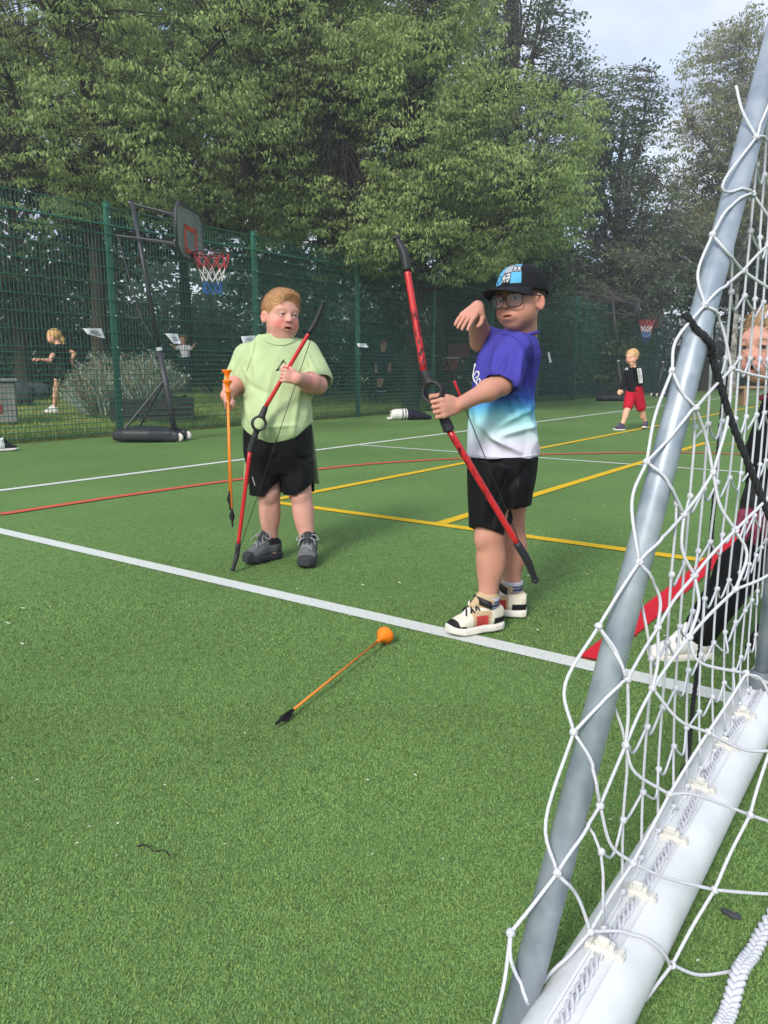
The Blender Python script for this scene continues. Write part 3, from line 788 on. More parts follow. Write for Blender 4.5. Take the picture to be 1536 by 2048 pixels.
# ------------------------------------------------------------------ people
def skin_mat(): return mat('skin', vcol=True, rough=.55, spec=.35, sss=.12, var=.09, vscale=22, bump=.1, bscale=180, bdist=.002)
def cloth(name, col, **k):
    a = dict(rough=.85, spec=.15, var=.06, vscale=14, bump=.25, bscale=420, bdist=.0015, sheen=.0); a.update(k); return mat(name, col, **a)
def field_obj(name, fd, m, parent, colfn=None, smoothit=1, disp=None):
    v, f = fd.mesh()
    if smoothit: v = relax(v, f, smoothit)
    if disp is not None: v = relax(v + normals(v, f) * disp(v)[:, None], f, 1, .3)
    o = mesh_obj(name, v, f, m, parent, smooth=True)
    if colfn is not None: set_col(o, colfn(v))
    return o
def folds(v, lines):
    """ridges and valleys of cloth: each line (a, b, width, height)"""
    d = np.zeros(len(v)); P2 = (v - CAMP)[:, [0, 2]] / v[:, 1:2]      # seen along the cloth's front
    front = v[:, 1] < np.median(v[:, 1])
    for a, b, w, h in lines:
        y0 = (a[1] + b[1]) / 2; a = (np.asarray(a) - CAMP)[[0, 2]] / a[1]; ab = (np.asarray(b) - CAMP)[[0, 2]] / b[1] - a; t = np.clip(((P2 - a) @ ab) / (ab @ ab), 0, 1)
        r = np.linalg.norm(P2 - a - t[:, None] * ab, axis=1) * y0; d += front * 1.5 * h * np.exp(-(r / (w * .85)) ** 2) * np.sin(np.pi * np.clip(t * .9 + .05, 0, 1)) ** .5
    return d
def wrinkle(p, sc):
    n = vnoise(p, sc); return (1 - np.abs(n) * 3.0).clip(-.2, 1) - .4
def hair_strands(name, v, f, parent, m, n, L_, comb, seed, w=.0011, lift=.35, keep=None, curl=.3):
    """short strands over a hair shell"""
    rng = np.random.default_rng(seed); nn = normals(v, f)
    idx = np.arange(len(v)) if keep is None else np.where(keep(v))[0]
    i = rng.choice(idx, n); p = v[i] + rng.normal(0, .001, (n, 3)); nr = nn[i]
    c = comb(p) if callable(comb) else np.tile(comb, (n, 1)); c = c + rng.normal(0, .35, (n, 3)); c = unit(c - nr * (c * nr).sum(1)[:, None])
    l = L_ * rng.uniform(.6, 1.3, n)[:, None]; s = unit(np.cross(c, nr)) * w
    q1 = p + (c + nr * lift) * l * .5; q2 = p + (c + nr * lift * .25) * l + np.array([0, 0, -1]) * l * curl * .3
    p = p - nr * .002
    V_ = np.stack([p - s, p + s, q1 - s * .8, q1 + s * .8, q2], 1).reshape(-1, 3); b = np.arange(n)[:, None] * 5
    F = np.concatenate([b + [0, 1, 3], b + [0, 3, 2], b + [2, 3, 4]], 1).reshape(-1, 3)
    o = mesh_obj(name, V_, F, mat(m.name + '_strand', vcol=True, rough=.5, spec=.35), parent); bc = np.array(m.get('base', (.1, .07, .04)))
    set_col(o, np.repeat(bc[None] * rng.uniform(.55, 1.5, n)[:, None], 5, 0)); return o
def shoe(parent, heel, toe, up, L_, W, Hh, parts, lift=0.):
    """trainer built along heel -> toe; parts = dict of colours"""
    d = np.asarray(toe, float) - np.asarray(heel, float); A1 = nrm(d * [1, 1, 0]); A2 = ZU; A0 = np.cross(A1, A2)
    pitch_ = parts.get('pitch', 0.); A1p = nrm(A1 * math.cos(pitch_) + ZU * math.sin(pitch_)); A2p = np.cross(A0, A1p)
    o = np.asarray(heel, float); ax = np.array([A0, A2p, A1p])     # side, up, along
    vox = parts.get('vox', .0025)
    lo = o - .06 - np.abs(A1p) * .06; c = np.array([o - A0 * W - A1 * .05 - ZU * .03, o + A0 * W + A1 * (L_ + .05) + ZU * (Hh + .09), o - A0 * W + A1 * (L_ + .05) - ZU * .04, o + A0 * W - A1 * .05 + ZU * (Hh + .09)])
    lo, hi = c.min(0) - .02, c.max(0) + .02
    sl = parts.get('sole_h', .026)
    fd = Field(lo, hi, vox)      # sole: footprint loft along the shoe
    ts = np.array([0, .06, .2, .4, .6, .78, .9, .97, 1.0]); wd = np.array([.55, .8, .9, .82, .93, 1.0, .84, .58, .3]) * W / 2
    fd.loft(o, ax, [(t * L_, 0, sl / 2 + (.012 * max(t - .75, 0) / .25), w, sl / 2) for t, w in zip(ts, wd)], .0, power=5)
    so = field_obj('sole', fd, parts['sole'], parent, smoothit=1)
    fd = Field(lo, hi, vox)
    hs = np.array([.75, .80, .78, .86, .66, .46, .36, .28, .18]) * Hh
    fd.loft(o, ax, [(t * L_ * .985 + .002, 0, sl * .8 + hh / 2 - .004, w * .93, hh / 2) for t, w, hh in zip(ts, wd, hs)], .0, power=2.6)
    col_c = o + A1p * L_ * .24 + A2p * (sl + Hh * .72)
    fd.cone(o + A1p * L_ * .24 + A2p * (sl + Hh * .3), o + A1p * L_ * .27 + A2p * (sl + Hh * parts.get('collar', .95)), W * .42, W * parts.get('collar_r', .40), .015)
    fd.cone(o + A1p * L_ * .30 + A2p * (sl + Hh * .75), o + A1p * L_ * .27 + A2p * (sl + Hh * 1.3), W * .29, W * .31, .008, 's')
    fd.cone(o + A1p * L_ * .66 + A2p * (sl + Hh * .42), o + A1p * L_ * .40 + A2p * (sl + Hh * (parts.get('collar', .95) + .06)), W * .16, W * .2, .012)   # tongue
    up_ = field_obj('upper', fd, parts['upper'], parent, smoothit=1, colfn=parts.get('paint') and (lambda v: parts['paint']((v - o) @ ax.T / np.array([W / 2, Hh, L_]))))
    mb = MB()
    for k in range(parts.get('laces', 5)):
        t = .44 + .045 * k
        zc = sl + Hh * (1.0 - .95 * (t - .34)) * parts.get('lace_h', .92)
        pts = [o + A1p * t * L_ + A0 * s * W * .27 + A2p * (zc - abs(s) ** 2 * .018) for s in np.linspace(-1, 1, 7)]
        pts = [q + A1p * .012 * ((-1) ** k) * s_ for q, s_ in zip(pts, np.linspace(-1, 1, 7))]
        mb.tube(pts, .0028, 5)
    if parts.get('bow'):
        b0 = o + A1p * .42 * L_ + A2p * (sl + Hh * .97)
        for s in (-1, 1):
            mb.tube(spline([b0, b0 + A0 * s * .03 + A2p * .012, b0 + A0 * s * .05 - A2p * .01 + A1p * .01, b0 + A0 * s * .02 + A1p * .015 - A2p * .004, b0], 5), .0026, 5)
            mb.tube(spline([b0, b0 + A0 * s * .025 + A1p * .03, b0 + A0 * s * .04 + A1p * .05 - A2p * .025], 5), .0026, 5)
    mb.build('laces', parts['lace'], parent, True)
    return o, ax, sl
class OnSurface:
    """lays flat print on a cloth surface"""
    def __init__(s, o):
        from mathutils.bvhtree import BVHTree
        me = o.data; w = WPOS[o.name]
        s.t = BVHTree.FromPolygons([Vector(v.co) + Vector(w) for v in me.vertices], [tuple(p.vertices) for p in me.polygons])
    def hit(s, px, py, off=.002):
        d = Vector(ray(px, py)).normalized(); h = s.t.ray_cast(Vector(CAMP), d)
        return None if h[0] is None else np.array(h[0]) + np.array(h[1]) * off * (1 if h[1].dot(d) < 0 else -1)
    def stroke(s, mb, pts, r, n=6):
        q = [s.hit(*p) for p in spline([(a, b, 0) for a, b in pts], n)[:, :2]]; q = [x for x in q if x is not None]
        if len(q) > 1: mb.tube(q, r, 4)

SK = np.array(lin(198, 150, 135)); SKD = np.array(lin(206, 148, 122))
BLU = lin(214, 116, 108); LIP = lin(186, 98, 92)
M_BLACK = cloth('black_polyester', lin(12, 12, 15), rough=.6, spec=.2, var=.1)
# ================================================================== boy in the green shirt
def boy_green():
    Y = 3.46
    def J(px, py, dy=0.): return P(px, py, Y + dy)
    root = empty('person', gp(566, 1118)); tag(root, 'boy in pale green T-shirt and black shorts holding a bow and two orange arrows', 'person')
    hA = frame([.66, -1.0, -.04], [.07, .03, 1.0]); hC = J(561, 630, .0); HH = .208
    fd = Field([J(425, 800)[0], Y - .40, .02], [J(672, 800)[0], Y + .24, J(560, 562)[2]], .0026)
    head_field(fd, hC, hA, HH, chub=1.06, mouth=.6)
    fd.rs = .97
    nb = J(556, 690, .03)
    fd.cone(hC - hA[2] * .25 * HH - hA[1] * .05 * HH, nb, .050, .062, .016)
    fd.ell(hC - hA[2] * .47 * HH + hA[1] * .08 * HH, np.array([.052, .05, .03]), hA, .03)      # soft double chin
    # trunk under the clothes
    fd.loft(J(556, 930, .02), np.array([[1, 0, 0], [0, -1, 0], [0, 0, 1.]]), [(0, .01, 0, .13, .10), (.2, 0, .03, .142, .125), (.38, 0, .015, .125, .10), (.50, 0, 0, .09, .07), (.55, 0, 0, .05, .05)], .03)
    shR, shL = J(489, 712, .03), J(615, 708, .04)
    elR, wrR = J(474, 764, .03), J(454, 791, -.13)
    elL, wrL = J(634, 769, -.06), J(593, 757, -.245)
    for a, e, w in ((shR, elR, wrR), (shL, elL, wrL)):
        fd.cone(a * .8 + e * .2, e, .042, .043, .03); fd.cone(e, w, .045, .029, .015); m_ = e * .65 + w * .35; fd.ell(m_, (.047, .047, .047), None, .02)
    # left hand closed round the bow, right hand holding the arrows
    bowd = nrm(J(620, 661, -.26) - J(530, 815, -.26))
    hd = nrm(J(566, 750, -.268) - wrL)
    hand_field(fd, wrL, hd, np.array([-.1, .9, -.1]), bowd, .108, [(1.15, 1.45, .9)] * 4,
               [(.1, .0, .2), (.28, .16, .36), (.48, .30, .40), (.60, .34, .24)])
    hdR = nrm(J(452, 806, -.17) - wrR)
    hand_field(fd, wrR, nrm(hdR + np.array([0, 0, -.3])), np.array([.9, .1, -.1]), np.array([.1, -.8, .5]), .105, [(.9, 1.3, .8), (1.05, 1.3, .9), (1.1, 1.3, .9), (1.1, 1.3, .9)],
               [(.1, .05, .2), (.32, .18, .34), (.52, .26, .26), (.64, .28, .12)])
    # legs
    hpR, hpL = J(528, 920, .03), J(594, 920, .03)
    knR, knL = J(538, 985, -.03), J(600, 985, -.03); anR, anL = J(541, 1086, -.01), J(617, 1092, -.05)
    for h_, k_n, a_ in ((hpR, knR, anR), (hpL, knL, anL)):
        fd.cone(h_, k_n, .075, .05, .03); fd.cone(k_n, a_, .048, .033, .02)
        cm = k_n * .62 + a_ * .38 + np.array([0, .012, 0]); fd.ell(cm, (.044, .05, .085), None, .03)
        fd.cone(a_, a_ + np.array([0, 0, -.035]), .034, .036, .01); fd.ell(k_n + [0, -.036, -.012], (.026, .018, .03), None, .02)
    def paint(v):
        c = np.tile(SK, (len(v), 1)); n = vnoise(v, 18.); c = c * (1 + .07 * n[:, None]); n2 = np.clip(vnoise(v, 45., 3.) * .9 + .1, 0, 1)[:, None] * .28; c = c * (1 - n2) + np.array(BLU) * n2
        head_paint(c, v, hC, hA, HH, SK, LIP, lin(176, 118, 74), lin(70, 80, 84), .8, BLU, open_=.6, slit=.5)
        for e, w in ((elR, wrR), (elL, wrL)):
            d = np.linalg.norm(v - (e * .4 + w * .6), axis=1); m = np.clip(1 - d / .15, 0, 1)[:, None] * .35; c = c * (1 - m) + np.array(BLU) * m
        low = np.clip((J(560, 1000)[2] - v[:, 2]) / .25, 0, 1)[:, None] * .25; c = c * (1 - low) + np.array(lin(216, 150, 132)) * low
        return c
    field_obj('body', fd, skin_mat(), root, paint)
    # hair
    fh = Field(hC - .2, hC + .2, .0026); q = lambda x, y, z: hC + HH * (hA[0] * x + hA[1] * y + hA[2] * z)
    fh.ell(q(0, -.042, .145), np.array([.372, .432, .39]) * HH, hA, 0)
    fh.ell(q(.03, .2, .40), np.array([.22, .2, .09]) * HH, hA, .04)
    fh.cut(q(0, .37, .20), nrm(-hA[2] * 1.0 + hA[1] * .62)); fh.cut(q(0, .34, .30), nrm(hA[1] * 1.0 - hA[2] * .25))
    for s in (-1, 1): fh.ell(q(s * .40, .02, -.11), np.array([.09, .11, .18]) * HH, hA, .01, 's')
    v, f = fh.mesh(); v = relax(v, f, 2); nn = normals(v, f); lv = (v - hC) @ hA.T / HH
    v = v + nn * (.0012 * vnoise(lv * np.array([9, 3, 4]), 1.6) + .002 * vnoise(lv, 4.))[:, None]
    mh = mat('hair_ginger', lin(160, 116, 76), .6, .3, col2=lin(190, 146, 100), vscale=60, bump=.5, bscale=160, bdist=.004)
    mh['base'] = lin(184, 140, 96); mesh_obj('hair', v, f, mh, root, smooth=True)
    hair_strands('hair_strands', v, f, root, mh, 9000, .022, hA[1] * .8 - hA[2] * .5 + hA[0] * .3, 5, lift=.12, w=.0009, keep=lambda p: ((p - hC) @ hA[2] / HH > .0))
    hair_strands('fringe', v, f, root, mh, 420, .024, hA[1] * .9 - hA[2] * .35 + hA[0] * .5, 15, lift=.10, w=.0014, curl=.8, keep=lambda p: ((p - hC) @ hA[2] / HH > .24) & ((p - hC) @ hA[1] / HH > -.2))
    # T-shirt
    ax = np.array([[1., 0, 0], [0, -1., 0], [0, 0, 1.]]); sb = J(556, 850, .0)
    fs = Field([J(445, 800)[0], Y - .27, J(560, 900)[2]], [J(668, 800)[0], Y + .24, J(560, 655)[2]], .0028); fs.rs = .98
    fs.loft(sb, ax, [(-.07, .0, .045, .122, .112), (-.035, .0, .042, .150, .134), (.0, .003, .038, .160, .146), (.06, .004, .032, .155, .143), (.14, .003, .02, .143, .13), (.23, .0, .008, .135, .115), (.30, -.003, .0, .142, .105), (.345, -.002, -.003, .128, .088), (.385, -.005, .0, .09, .072), (.405, -.008, .0, .068, .062)], 0, power=2.25)
    fs.cone(shR + [.012, 0, -.004], elR * .93 + shR * .07 + [.004, 0, 0], .062, .062, .04); fs.cone(shL + [-.012, 0, -.002], elL * .82 + shL * .18 + [.006, .01, .0], .066, .070, .04)
    dR, dL = nrm(elR - shR), nrm(elL - shL)
    fs.cone(elR * .97 + shR * .03, elR + dR * .12, .052, .056, .004, 's'); fs.cone(elL * .9 + shL * .1 + [.006, .01, 0], elL + dL * .12 + [.01, 0, 0], .060, .064, .004, 's')
    fs.ell(nb + np.array([.0, -.035, .022]), np.array([.066, .062, .04]), None, .006, 's')
    # hem: higher at the sides, lowest over the belly
    X, Y_, Z = [(fs.lo[i] + fs.vox * np.arange(fs.n[i])).astype(np.float32) for i in range(3)]
    xc = X - sb[0]; hemz = sb[2] - .066 + 2.9 * xc ** 2 + .5 * np.abs(xc) ** 1 * .08
    sl_ = (np.abs(xc) < .17); d = np.where(sl_, hemz, -9)[:, None, None] - Z[None, None, :] + 0 * Y_[None, :, None]
    fs.F = np.maximum(fs.F, np.where(np.abs(X - sb[0])[:, None, None] < .172, d, -9).astype(np.float32))
    FL = [(J(500, 690, -.12), J(520, 800, -.16), .012, .004), (J(545, 740, -.16), J(520, 850, -.16), .014, .005), (J(600, 770, -.16), J(585, 870, -.16), .014, .005), (J(620, 760, -.1), J(612, 840, -.12), .012, .005),
          (J(490, 790, -.1), J(500, 845, -.12), .010, .005), (J(498, 770, -.1), J(540, 790, -.17), .014, -.005), (J(530, 855, -.17), J(590, 850, -.17), .01, .004), (J(610, 700, -.08), J(640, 760, -.1), .01, .004), (J(620, 735, -.1), J(585, 760, -.16), .012, -.004), (J(478, 720, -.05), J(466, 760, -.06), .009, -.004), (J(500, 760, -.1), J(488, 735, -.05), .01, .005)]
    msh = mat('shirt_pale_green', lin(164, 182, 136), .8, .2, var=.06, vscale=9, bump=.3, bscale=330, bdist=.0015, col2=lin(174, 192, 146))
    shirt = field_obj('shirt', fs, msh, root, smoothit=2, disp=lambda v: folds(v, FL) + .0035 * wrinkle(v * np.array([1, 1, .5]), 10.) + .004 * vnoise(v * np.array([1, 1, .6]), 9.))
    mb = MB(); mb.tube([nb + np.array([math.cos(a) * .066, math.sin(a) * .062 - .006, .012 + .016 * math.sin(a)]) for a in np.linspace(0, 2 * math.pi, 26)[:-1]], .006, 6, closed=True)
    mb.build('collar', msh, shirt, True)
    su = OnSurface(shirt); mb = MB(); su.stroke(mb, [(522, 672), (530, 681), (545, 688), (560, 690), (575, 688), (590, 680), (597, 672)], .0032); su.stroke(mb, [(512, 676), (505, 710), (492, 745)], .0012); su.stroke(mb, [(600, 680), (611, 710), (618, 742)], .0012)
    mb.build('neck_rib', msh, shirt); mb = MB()
    for pts in ([(552, 742), (560, 731), (567, 719)], [(556, 740), (562, 736), (570, 742)], [(563, 728), (568, 722), (573, 733)], [(551, 741), (558, 741)]): su.stroke(mb, pts, .0016)
    mb.build('chest_emblem', mat('print_dark', lin(28, 44, 40), .7, .2), shirt)
    # longer back of the shirt showing beside the shorts
    vs, fcs = [], []
    for i, t in enumerate(np.linspace(-1, 1, 25)):
        for j, s in enumerate(np.linspace(0, 1, 9)):
            a = t * 1.25; r = .150 + .028 * s + .006 * math.sin(t * 19 + s * 2)
            zb = J(560, 972)[2] - .012 * (1 - abs(t)) ; z = sb[2] + .03 + (zb - sb[2] - .03) * s
            vs.append((sb[0] + math.sin(a) * r, Y + .03 + math.cos(a) * r * .62, z)); 
    for i in range(24):
        for j in range(8): b = i * 9 + j; fcs.append((b, b + 1, b + 10, b + 9))
    bt = mesh_obj('shirt_tail', vs, fcs, msh, shirt, True); md = bt.modifiers.new('thick', 'SOLIDIFY'); md.thickness = .003
    # shorts
    fsx = Field([J(478, 900)[0], Y - .20, J(560, 1000, -.1)[2]], [J(645, 900)[0], Y + .24, J(560, 830)[2]], .0028)
    fsx.loft(J(559, 925, .01), ax, [(-.035, 0, 0, .144, .115), (.05, 0, .02, .155, .135), (.15, 0, .03, .150, .135), (.20, 0, .03, .14, .125)], 0, power=2.6)
    for (c0, c1) in ((J(530, 930, .01), J(531, 988, -.01)), (J(592, 930, .01), J(596, 985, -.01))):
        fsx.loft(c1 + [0, 0, .0], ax, [(0, 0, 0, .072, .088), (.06, 0, 0, .074, .095), (.15, 0, 0, .074, .10)], .012, power=2.4)
    for kn in (knR, knL): fsx.cone(kn + [0, 0, -.05], kn + [0, 0, .015], .068, .066, .003, 's')
    FLS = [(J(515, 880, -.12), J(525, 975, -.12), .012, .004), (J(545, 900, -.12), J(552, 960, -.12), .010, .004), (J(600, 880, -.12), J(605, 975, -.12), .014, .004), (J(575, 900, -.12), J(620, 930, -.12), .012, -.004), (J(560, 905, -.1), J(535, 930, -.12), .012, -.004)]
    shorts = field_obj('shorts', fsx, M_BLACK, root, smoothit=2, disp=lambda v: folds(v, FLS) + .003 * wrinkle(v * np.array([1, 1, .4]), 14.) + .003 * vnoise(v * np.array([1, 1, .5]), 16.))
    su = OnSurface(shorts); mb = MB()
    for k in range(7): su.stroke(mb, [(504.5 + k * .8, 954 + k * 2.6), (506.2 + k * .8, 954.8 + k * 2.6)], .0011, 2)
    mb.build('leg_print', mat('print_white', lin(225, 225, 225), .6, .2), shorts)
    # trainers
    g1, g2, g3 = lin(96, 98, 100), lin(74, 76, 78), lin(52, 54, 56)
    mu = mat('shoe_grey', g1, .8, .2, var=.12, vscale=40, bump=.4, bscale=260, bdist=.002, vcol=True)
    def pg(l):
        c = np.tile(g1, (len(l), 1)); c[(l[:, 2] < .2) & (l[:, 1] < .75)] = g2; c[(l[:, 1] < .33) & (l[:, 2] > .15)] = g2; c[(l[:, 2] > .86)] = g3; c[(np.abs(l[:, 0]) < .35) & (l[:, 2] > .35) & (l[:, 2] < .62)] = g3; c[(l[:, 1] > .86) & (l[:, 2] < .42)] = lin(34, 35, 37); return c
    pr = dict(sole=mat('sole_dark_grey', lin(50, 52, 56), .7, .3, var=.1), upper=mu, lace=mat('lace_grey', lin(142, 146, 146), .8), bow=True, paint=pg, sole_h=.034, laces=6, collar=.98, collar_r=.40)
    for nm, heel, toe in (('left', gp(622, 1102), gp(610, 1136)), ('right', gp(556, 1106), gp(488, 1122))):
        sh = empty('shoe', heel); sh.parent = root; sh.location = heel - WPOS[root.name]
        d = nrm((toe - heel) * [1, 1, 0]); L_ = .205
        a_ = anL if nm == 'left' else anR
        heel = np.array([a_[0], a_[1], 0]) - d * L_ * .25 + np.array([0, 0, .004])
        o, axs, sl = shoe(sh, heel, heel + d, ZU, L_, .088, .085, pr)
        t0 = o + axs[2] * L_ * .40 + axs[1] * (sl + .085 * 1.04) + axs[2] * .012; mb = MB()
        sw = [(-.016, .004), (-.012, -.004), (-.004, -.006), (.016, .006)]
        mb.tube([t0 + axs[0] * a - axs[2] * b * .5 + axs[1] * b for a, b in sw], [.001, .003, .0028, .0008], 5); mb.build('tongue_logo', mat('logo_black', lin(18, 18, 20), .6), sh)
    return dict(Y=Y, J=J, wrL=wrL, hC=hC)
B1 = boy_green()
# ================================================================== boy in the cap
def boy_cap():
    Y = 2.52
    def J(px, py, dy=0.): return P(px, py, Y + dy)
    root = empty('person', gp(985, 1262)); tag(root, 'boy in black cap, glasses and blue fading T-shirt raising one hand beside his bow', 'person')
    hA = frame([-.92, -1.0, -.02], [-.03, .06, 1.0]); hC = J(1041, 600, .0); HH = .194
    fd = Field([J(855, 800)[0] - .01, Y - .34, .02], [J(1110, 800)[0], Y + .36, J(1040, 515)[2]], .0026)
    q = head_field(fd, hC, hA, HH, chub=.88, mouth=.28)
    fd.rs = .94
    nb = J(1046, 672, .02)
    fd.cone(hC - hA[2] * .2 * HH - hA[1] * .12 * HH, nb, .041, .048, .014)
    tA = np.array([nrm([.55, -1, 0]), nrm([-1, -.55, 0]), ZU])     # his left side, front, up
    fd.loft(J(1008, 930, .02), tA, [(0, .0, 0, .09, .075), (.2, 0, .01, .088, .078), (.34, 0, .0, .085, .07), (.43, 0, -.02, .06, .05), (.46, 0, -.02, .035, .035)], .03)
    shL, elL, wrL = J(1032, 700, -.09), J(1003, 768, -.15), J(915, 811, -.24)
    shR, elR, wrR = J(1003, 690, .12), J(961, 684, .10), J(955, 614, .02)
    fd.cone(shL, elL, .042, .037, .02); fd.cone(elL, wrL, .035, .0215, .012); fd.ell(elL * .7 + wrL * .3, (.036, .036, .034), None, .02)
    fd.cone(shR, elR, .040, .036, .02); fd.cone(elR, wrR, .035, .022, .012); fd.ell(elR * .7 + wrR * .3, (.034, .034, .036), None, .02)
    bd = nrm(J(848, 740, -.27) - J(898, 857, -.27))
    hd = nrm(J(874, 818, -.28) - wrL)
    hand_field(fd, wrL, hd, np.array([-.1, .9, -.1]), bd, .120, [(.75, 1.2, .9), (.85, 1.25, .9), (.9, 1.25, .9), (.95, 1.3, .9)],
               [(.1, .05, .2), (.30, .26, .34), (.50, .44, .36), (.62, .5, .22)], lens=(1, 1.05, 1, .85))
    hdR = nrm(J(929, 639, -.03) - wrR)
    hand_field(fd, wrR, hdR, np.array([.45, .75, -.45]), np.array([.4, -.3, -.8]), .122, [(.15, .2, .15), (.12, .16, .12), (.12, .18, .15), (.15, .2, .2)],
               [(.1, .05, .18), (.26, .14, .30), (.42, .22, .33), (.54, .25, .30)], spread=.04)
    hpL, hpR = J(990, 960, -.03), J(1022, 960, .08)
    knL, anL = J(979, 1070, -.055), J(976, 1203, -.055); knR, anR = J(1021, 1052, .09), J(1024, 1172, .10)
    for h_, k_n, a_ in ((hpL, knL, anL), (hpR, knR, anR)):
        fd.cone(h_, k_n, .07, .047, .03); fd.cone(k_n, a_, .046, .032, .02)
        cm = k_n * .62 + a_ * .38 + np.array([.012, .006, 0]); fd.ell(cm, (.046, .046, .08), None, .03)
        fd.cone(a_, a_ + np.array([0, 0, -.04]), .032, .034, .01); fd.ell(k_n + [-.03, -.02, -.012], (.02, .022, .03), None, .02)
    sk = np.array(lin(184, 134, 114))
    def paint(v):
        c = np.tile(sk, (len(v), 1)); n = vnoise(v, 18.); c = c * (1 + .07 * n[:, None]); n2 = np.clip(vnoise(v, 45., 3.) * .9 + .1, 0, 1)[:, None] * .25; c = c * (1 - n2) + np.array(BLU) * n2
        head_paint(c, v, hC, hA, HH, sk, lin(178, 98, 88), lin(110, 76, 52), lin(60, 58, 50), .3, lin(204, 124, 108), open_=.28, slit=.75)
        low = np.clip((J(980, 1080)[2] - v[:, 2]) / .25, 0, 1)[:, None] * .3; c = c * (1 - low) + np.array(lin(220, 158, 142)) * low
        return c
    field_obj('body', fd, skin_mat(), root, paint)
    # hair below the cap
    fh = Field(hC - .16, hC + .16, .0026)
    fh.ell(q(0, -.048, .13), np.array([.372, .436, .385]) * HH, hA, 0)
    fh.cut(q(0, .30, .12), nrm(-hA[2] * 1.0 + hA[1] * .72)); fh.cut(q(0, -.0, .3), hA[2])
    for s in (-1, 1): fh.ell(q(s * .40, .02, -.10), np.array([.1, .13, .17]) * HH, hA, .01, 's')
    v, f = fh.mesh(); v = relax(v, f, 1); mh = mat('hair_brown', lin(48, 36, 28), .6, .3, col2=lin(70, 52, 38), vscale=60, bump=.5, bscale=160, bdist=.004)
    mh['base'] = lin(58, 42, 32); mesh_obj('hair', v, f, mh, root, smooth=True); hair_strands('hair_strands', v, f, root, mh, 1800, .014, -hA[2] * 1.0 - hA[1] * .2, 6, lift=.1)
    # cap: dome, panel print, brim
    cap = empty('cap', q(0, 0, .2)); cap.parent = root; cap.location = q(0, 0, .2) - WPOS[root.name]
    nu, nv = 168, 60; vs = []; fs = []; cols = []
    cA = np.array([hA[0], nrm(hA[1] + hA[2] * .10), nrm(hA[2] - hA[1] * .10)])
    cq = lambda x, y, z: q(0, -.05, .13) + HH * (cA[0] * x + cA[1] * y + cA[2] * z)
    blk = np.array(lin(24, 25, 30)); TB, TG, TK = np.array(lin(86, 160, 196)), np.array(lin(148, 152, 160)), np.array(lin(22, 23, 28)); TW = np.array(lin(186, 190, 194))
    glyphs = [["1.1", "111", ".1.", "1.1", "111"], ["111", "1..", "111", "1.1", ".1."], ["1.1", ".1.", "111", ".1.", "1.1"], [".1.", "111", "1.1", "111", ".1."]]
    def print_col(a, e):      # a angle from the front, e height 0..1
        if abs(a) > .62 or e < .10 or e > .97: return blk
        gx = (a + .62) / 1.24 * 3; gy = (e - .10) / .87 * 3; ix, iy = min(int(gx), 2), min(int(gy), 2); fx, fy = gx - ix, gy - iy
        kind = [[TB, TK, TB], [TK, TG, TB], [TB, TK, TG]][iy][ix]
        if kind is TK:
            g = glyphs[(ix + iy * 2) % 4]; 
            if .1 < fx < .9 and .1 < fy < .9:
                for h0 in (0,):
                    r_, c_ = int((fy - .1) / .8 * 5), int((fx - .1) / .8 * 7)
                    gg = g if c_ < 3 else glyphs[(ix + iy + 1) % 4]; c_ = c_ if c_ < 3 else c_ - 4
                    if c_ >= 0 and gg[4 - r_][c_] == '1': return TW
        if kind is TB and (ix, iy) in ((2, 0), (0, 1)):
            d = math.hypot(fx - .5, fy - .5)
            if .26 < d < .38: return np.array(lin(26, 58, 96))
        return kind
    for j in range(nv + 1):
        e = j / nv; ph = e * math.pi / 2
        for i in range(nu):
            a = (i / nu * 2 - 1) * math.pi      # 0 = front
            r = math.cos(ph) ** .72; hgt = .44 * math.sin(ph) ** .95
            fl = .0 if abs(a) > 1.2 else .02 * math.cos(a * 1.3)
            seam = 1 + .006 * (abs(((a / math.pi * 3 + .5) % 1) - .5) * 2 > .93)
            vs.append(cq(math.sin(a) * (.415) * r * seam, math.cos(a) * (.475 + fl) * r * seam, hgt - .02)); cols.append(print_col(-a, e * 1.05))
    for j in range(nv):
        for i in range(nu): k = (i + 1) % nu; fs.append((j * nu + i, j * nu + k, (j + 1) * nu + k, (j + 1) * nu + i))
    crown = mesh_obj('crown', vs, fs, cloth('cap_cloth', (0, 0, 0), vcol=True, var=0.04, rough=.8), cap, True); set_col(crown, np.array(cols))
    md = crown.modifiers.new('thick', 'SOLIDIFY'); md.thickness = .003
    vs, fs = [], []; n1, n2 = 28, 8
    for i in range(n1 + 1):
        a = (i / n1 * 2 - 1) * 1.02
        for j in range(n2 + 1):
            t = j / n2; rr = 1 + .88 * t * max(math.cos(a * 1.45), 0) ** .5
            vs.append(cq(math.sin(a) * .415 * (1 + .10 * t), math.cos(a) * .5 * rr, -.015 - .05 * math.sin(a) ** 2 * (.2 + t) - .10 * t))
    for i in range(n1):
        for j in range(n2): b = i * (n2 + 1) + j; fs.append((b, b + n2 + 1, b + n2 + 2, b + 1))
    br = mesh_obj('brim', vs, fs, cloth('cap_brim', lin(30, 31, 36), rough=.8), cap, True); md = br.modifiers.new('thick', 'SOLIDIFY'); md.thickness = .004; md.offset = 0
    mb = MB(); mb.lathe(cq(0, 0, .415), cA[2], [(0, .008), (.006, .007), (.009, .003), (.0095, 0)], 10); mb.build('button', _mats['cap_brim'], cap, True)
    # glasses
    gl = empty('glasses', q(0, .45, 0)); gl.parent = root; gl.location = q(0, .45, 0) - WPOS[root.name]
    mg = mat('glasses_frame', lin(30, 26, 28), .3, .5); mb = MB(); lens = MB()
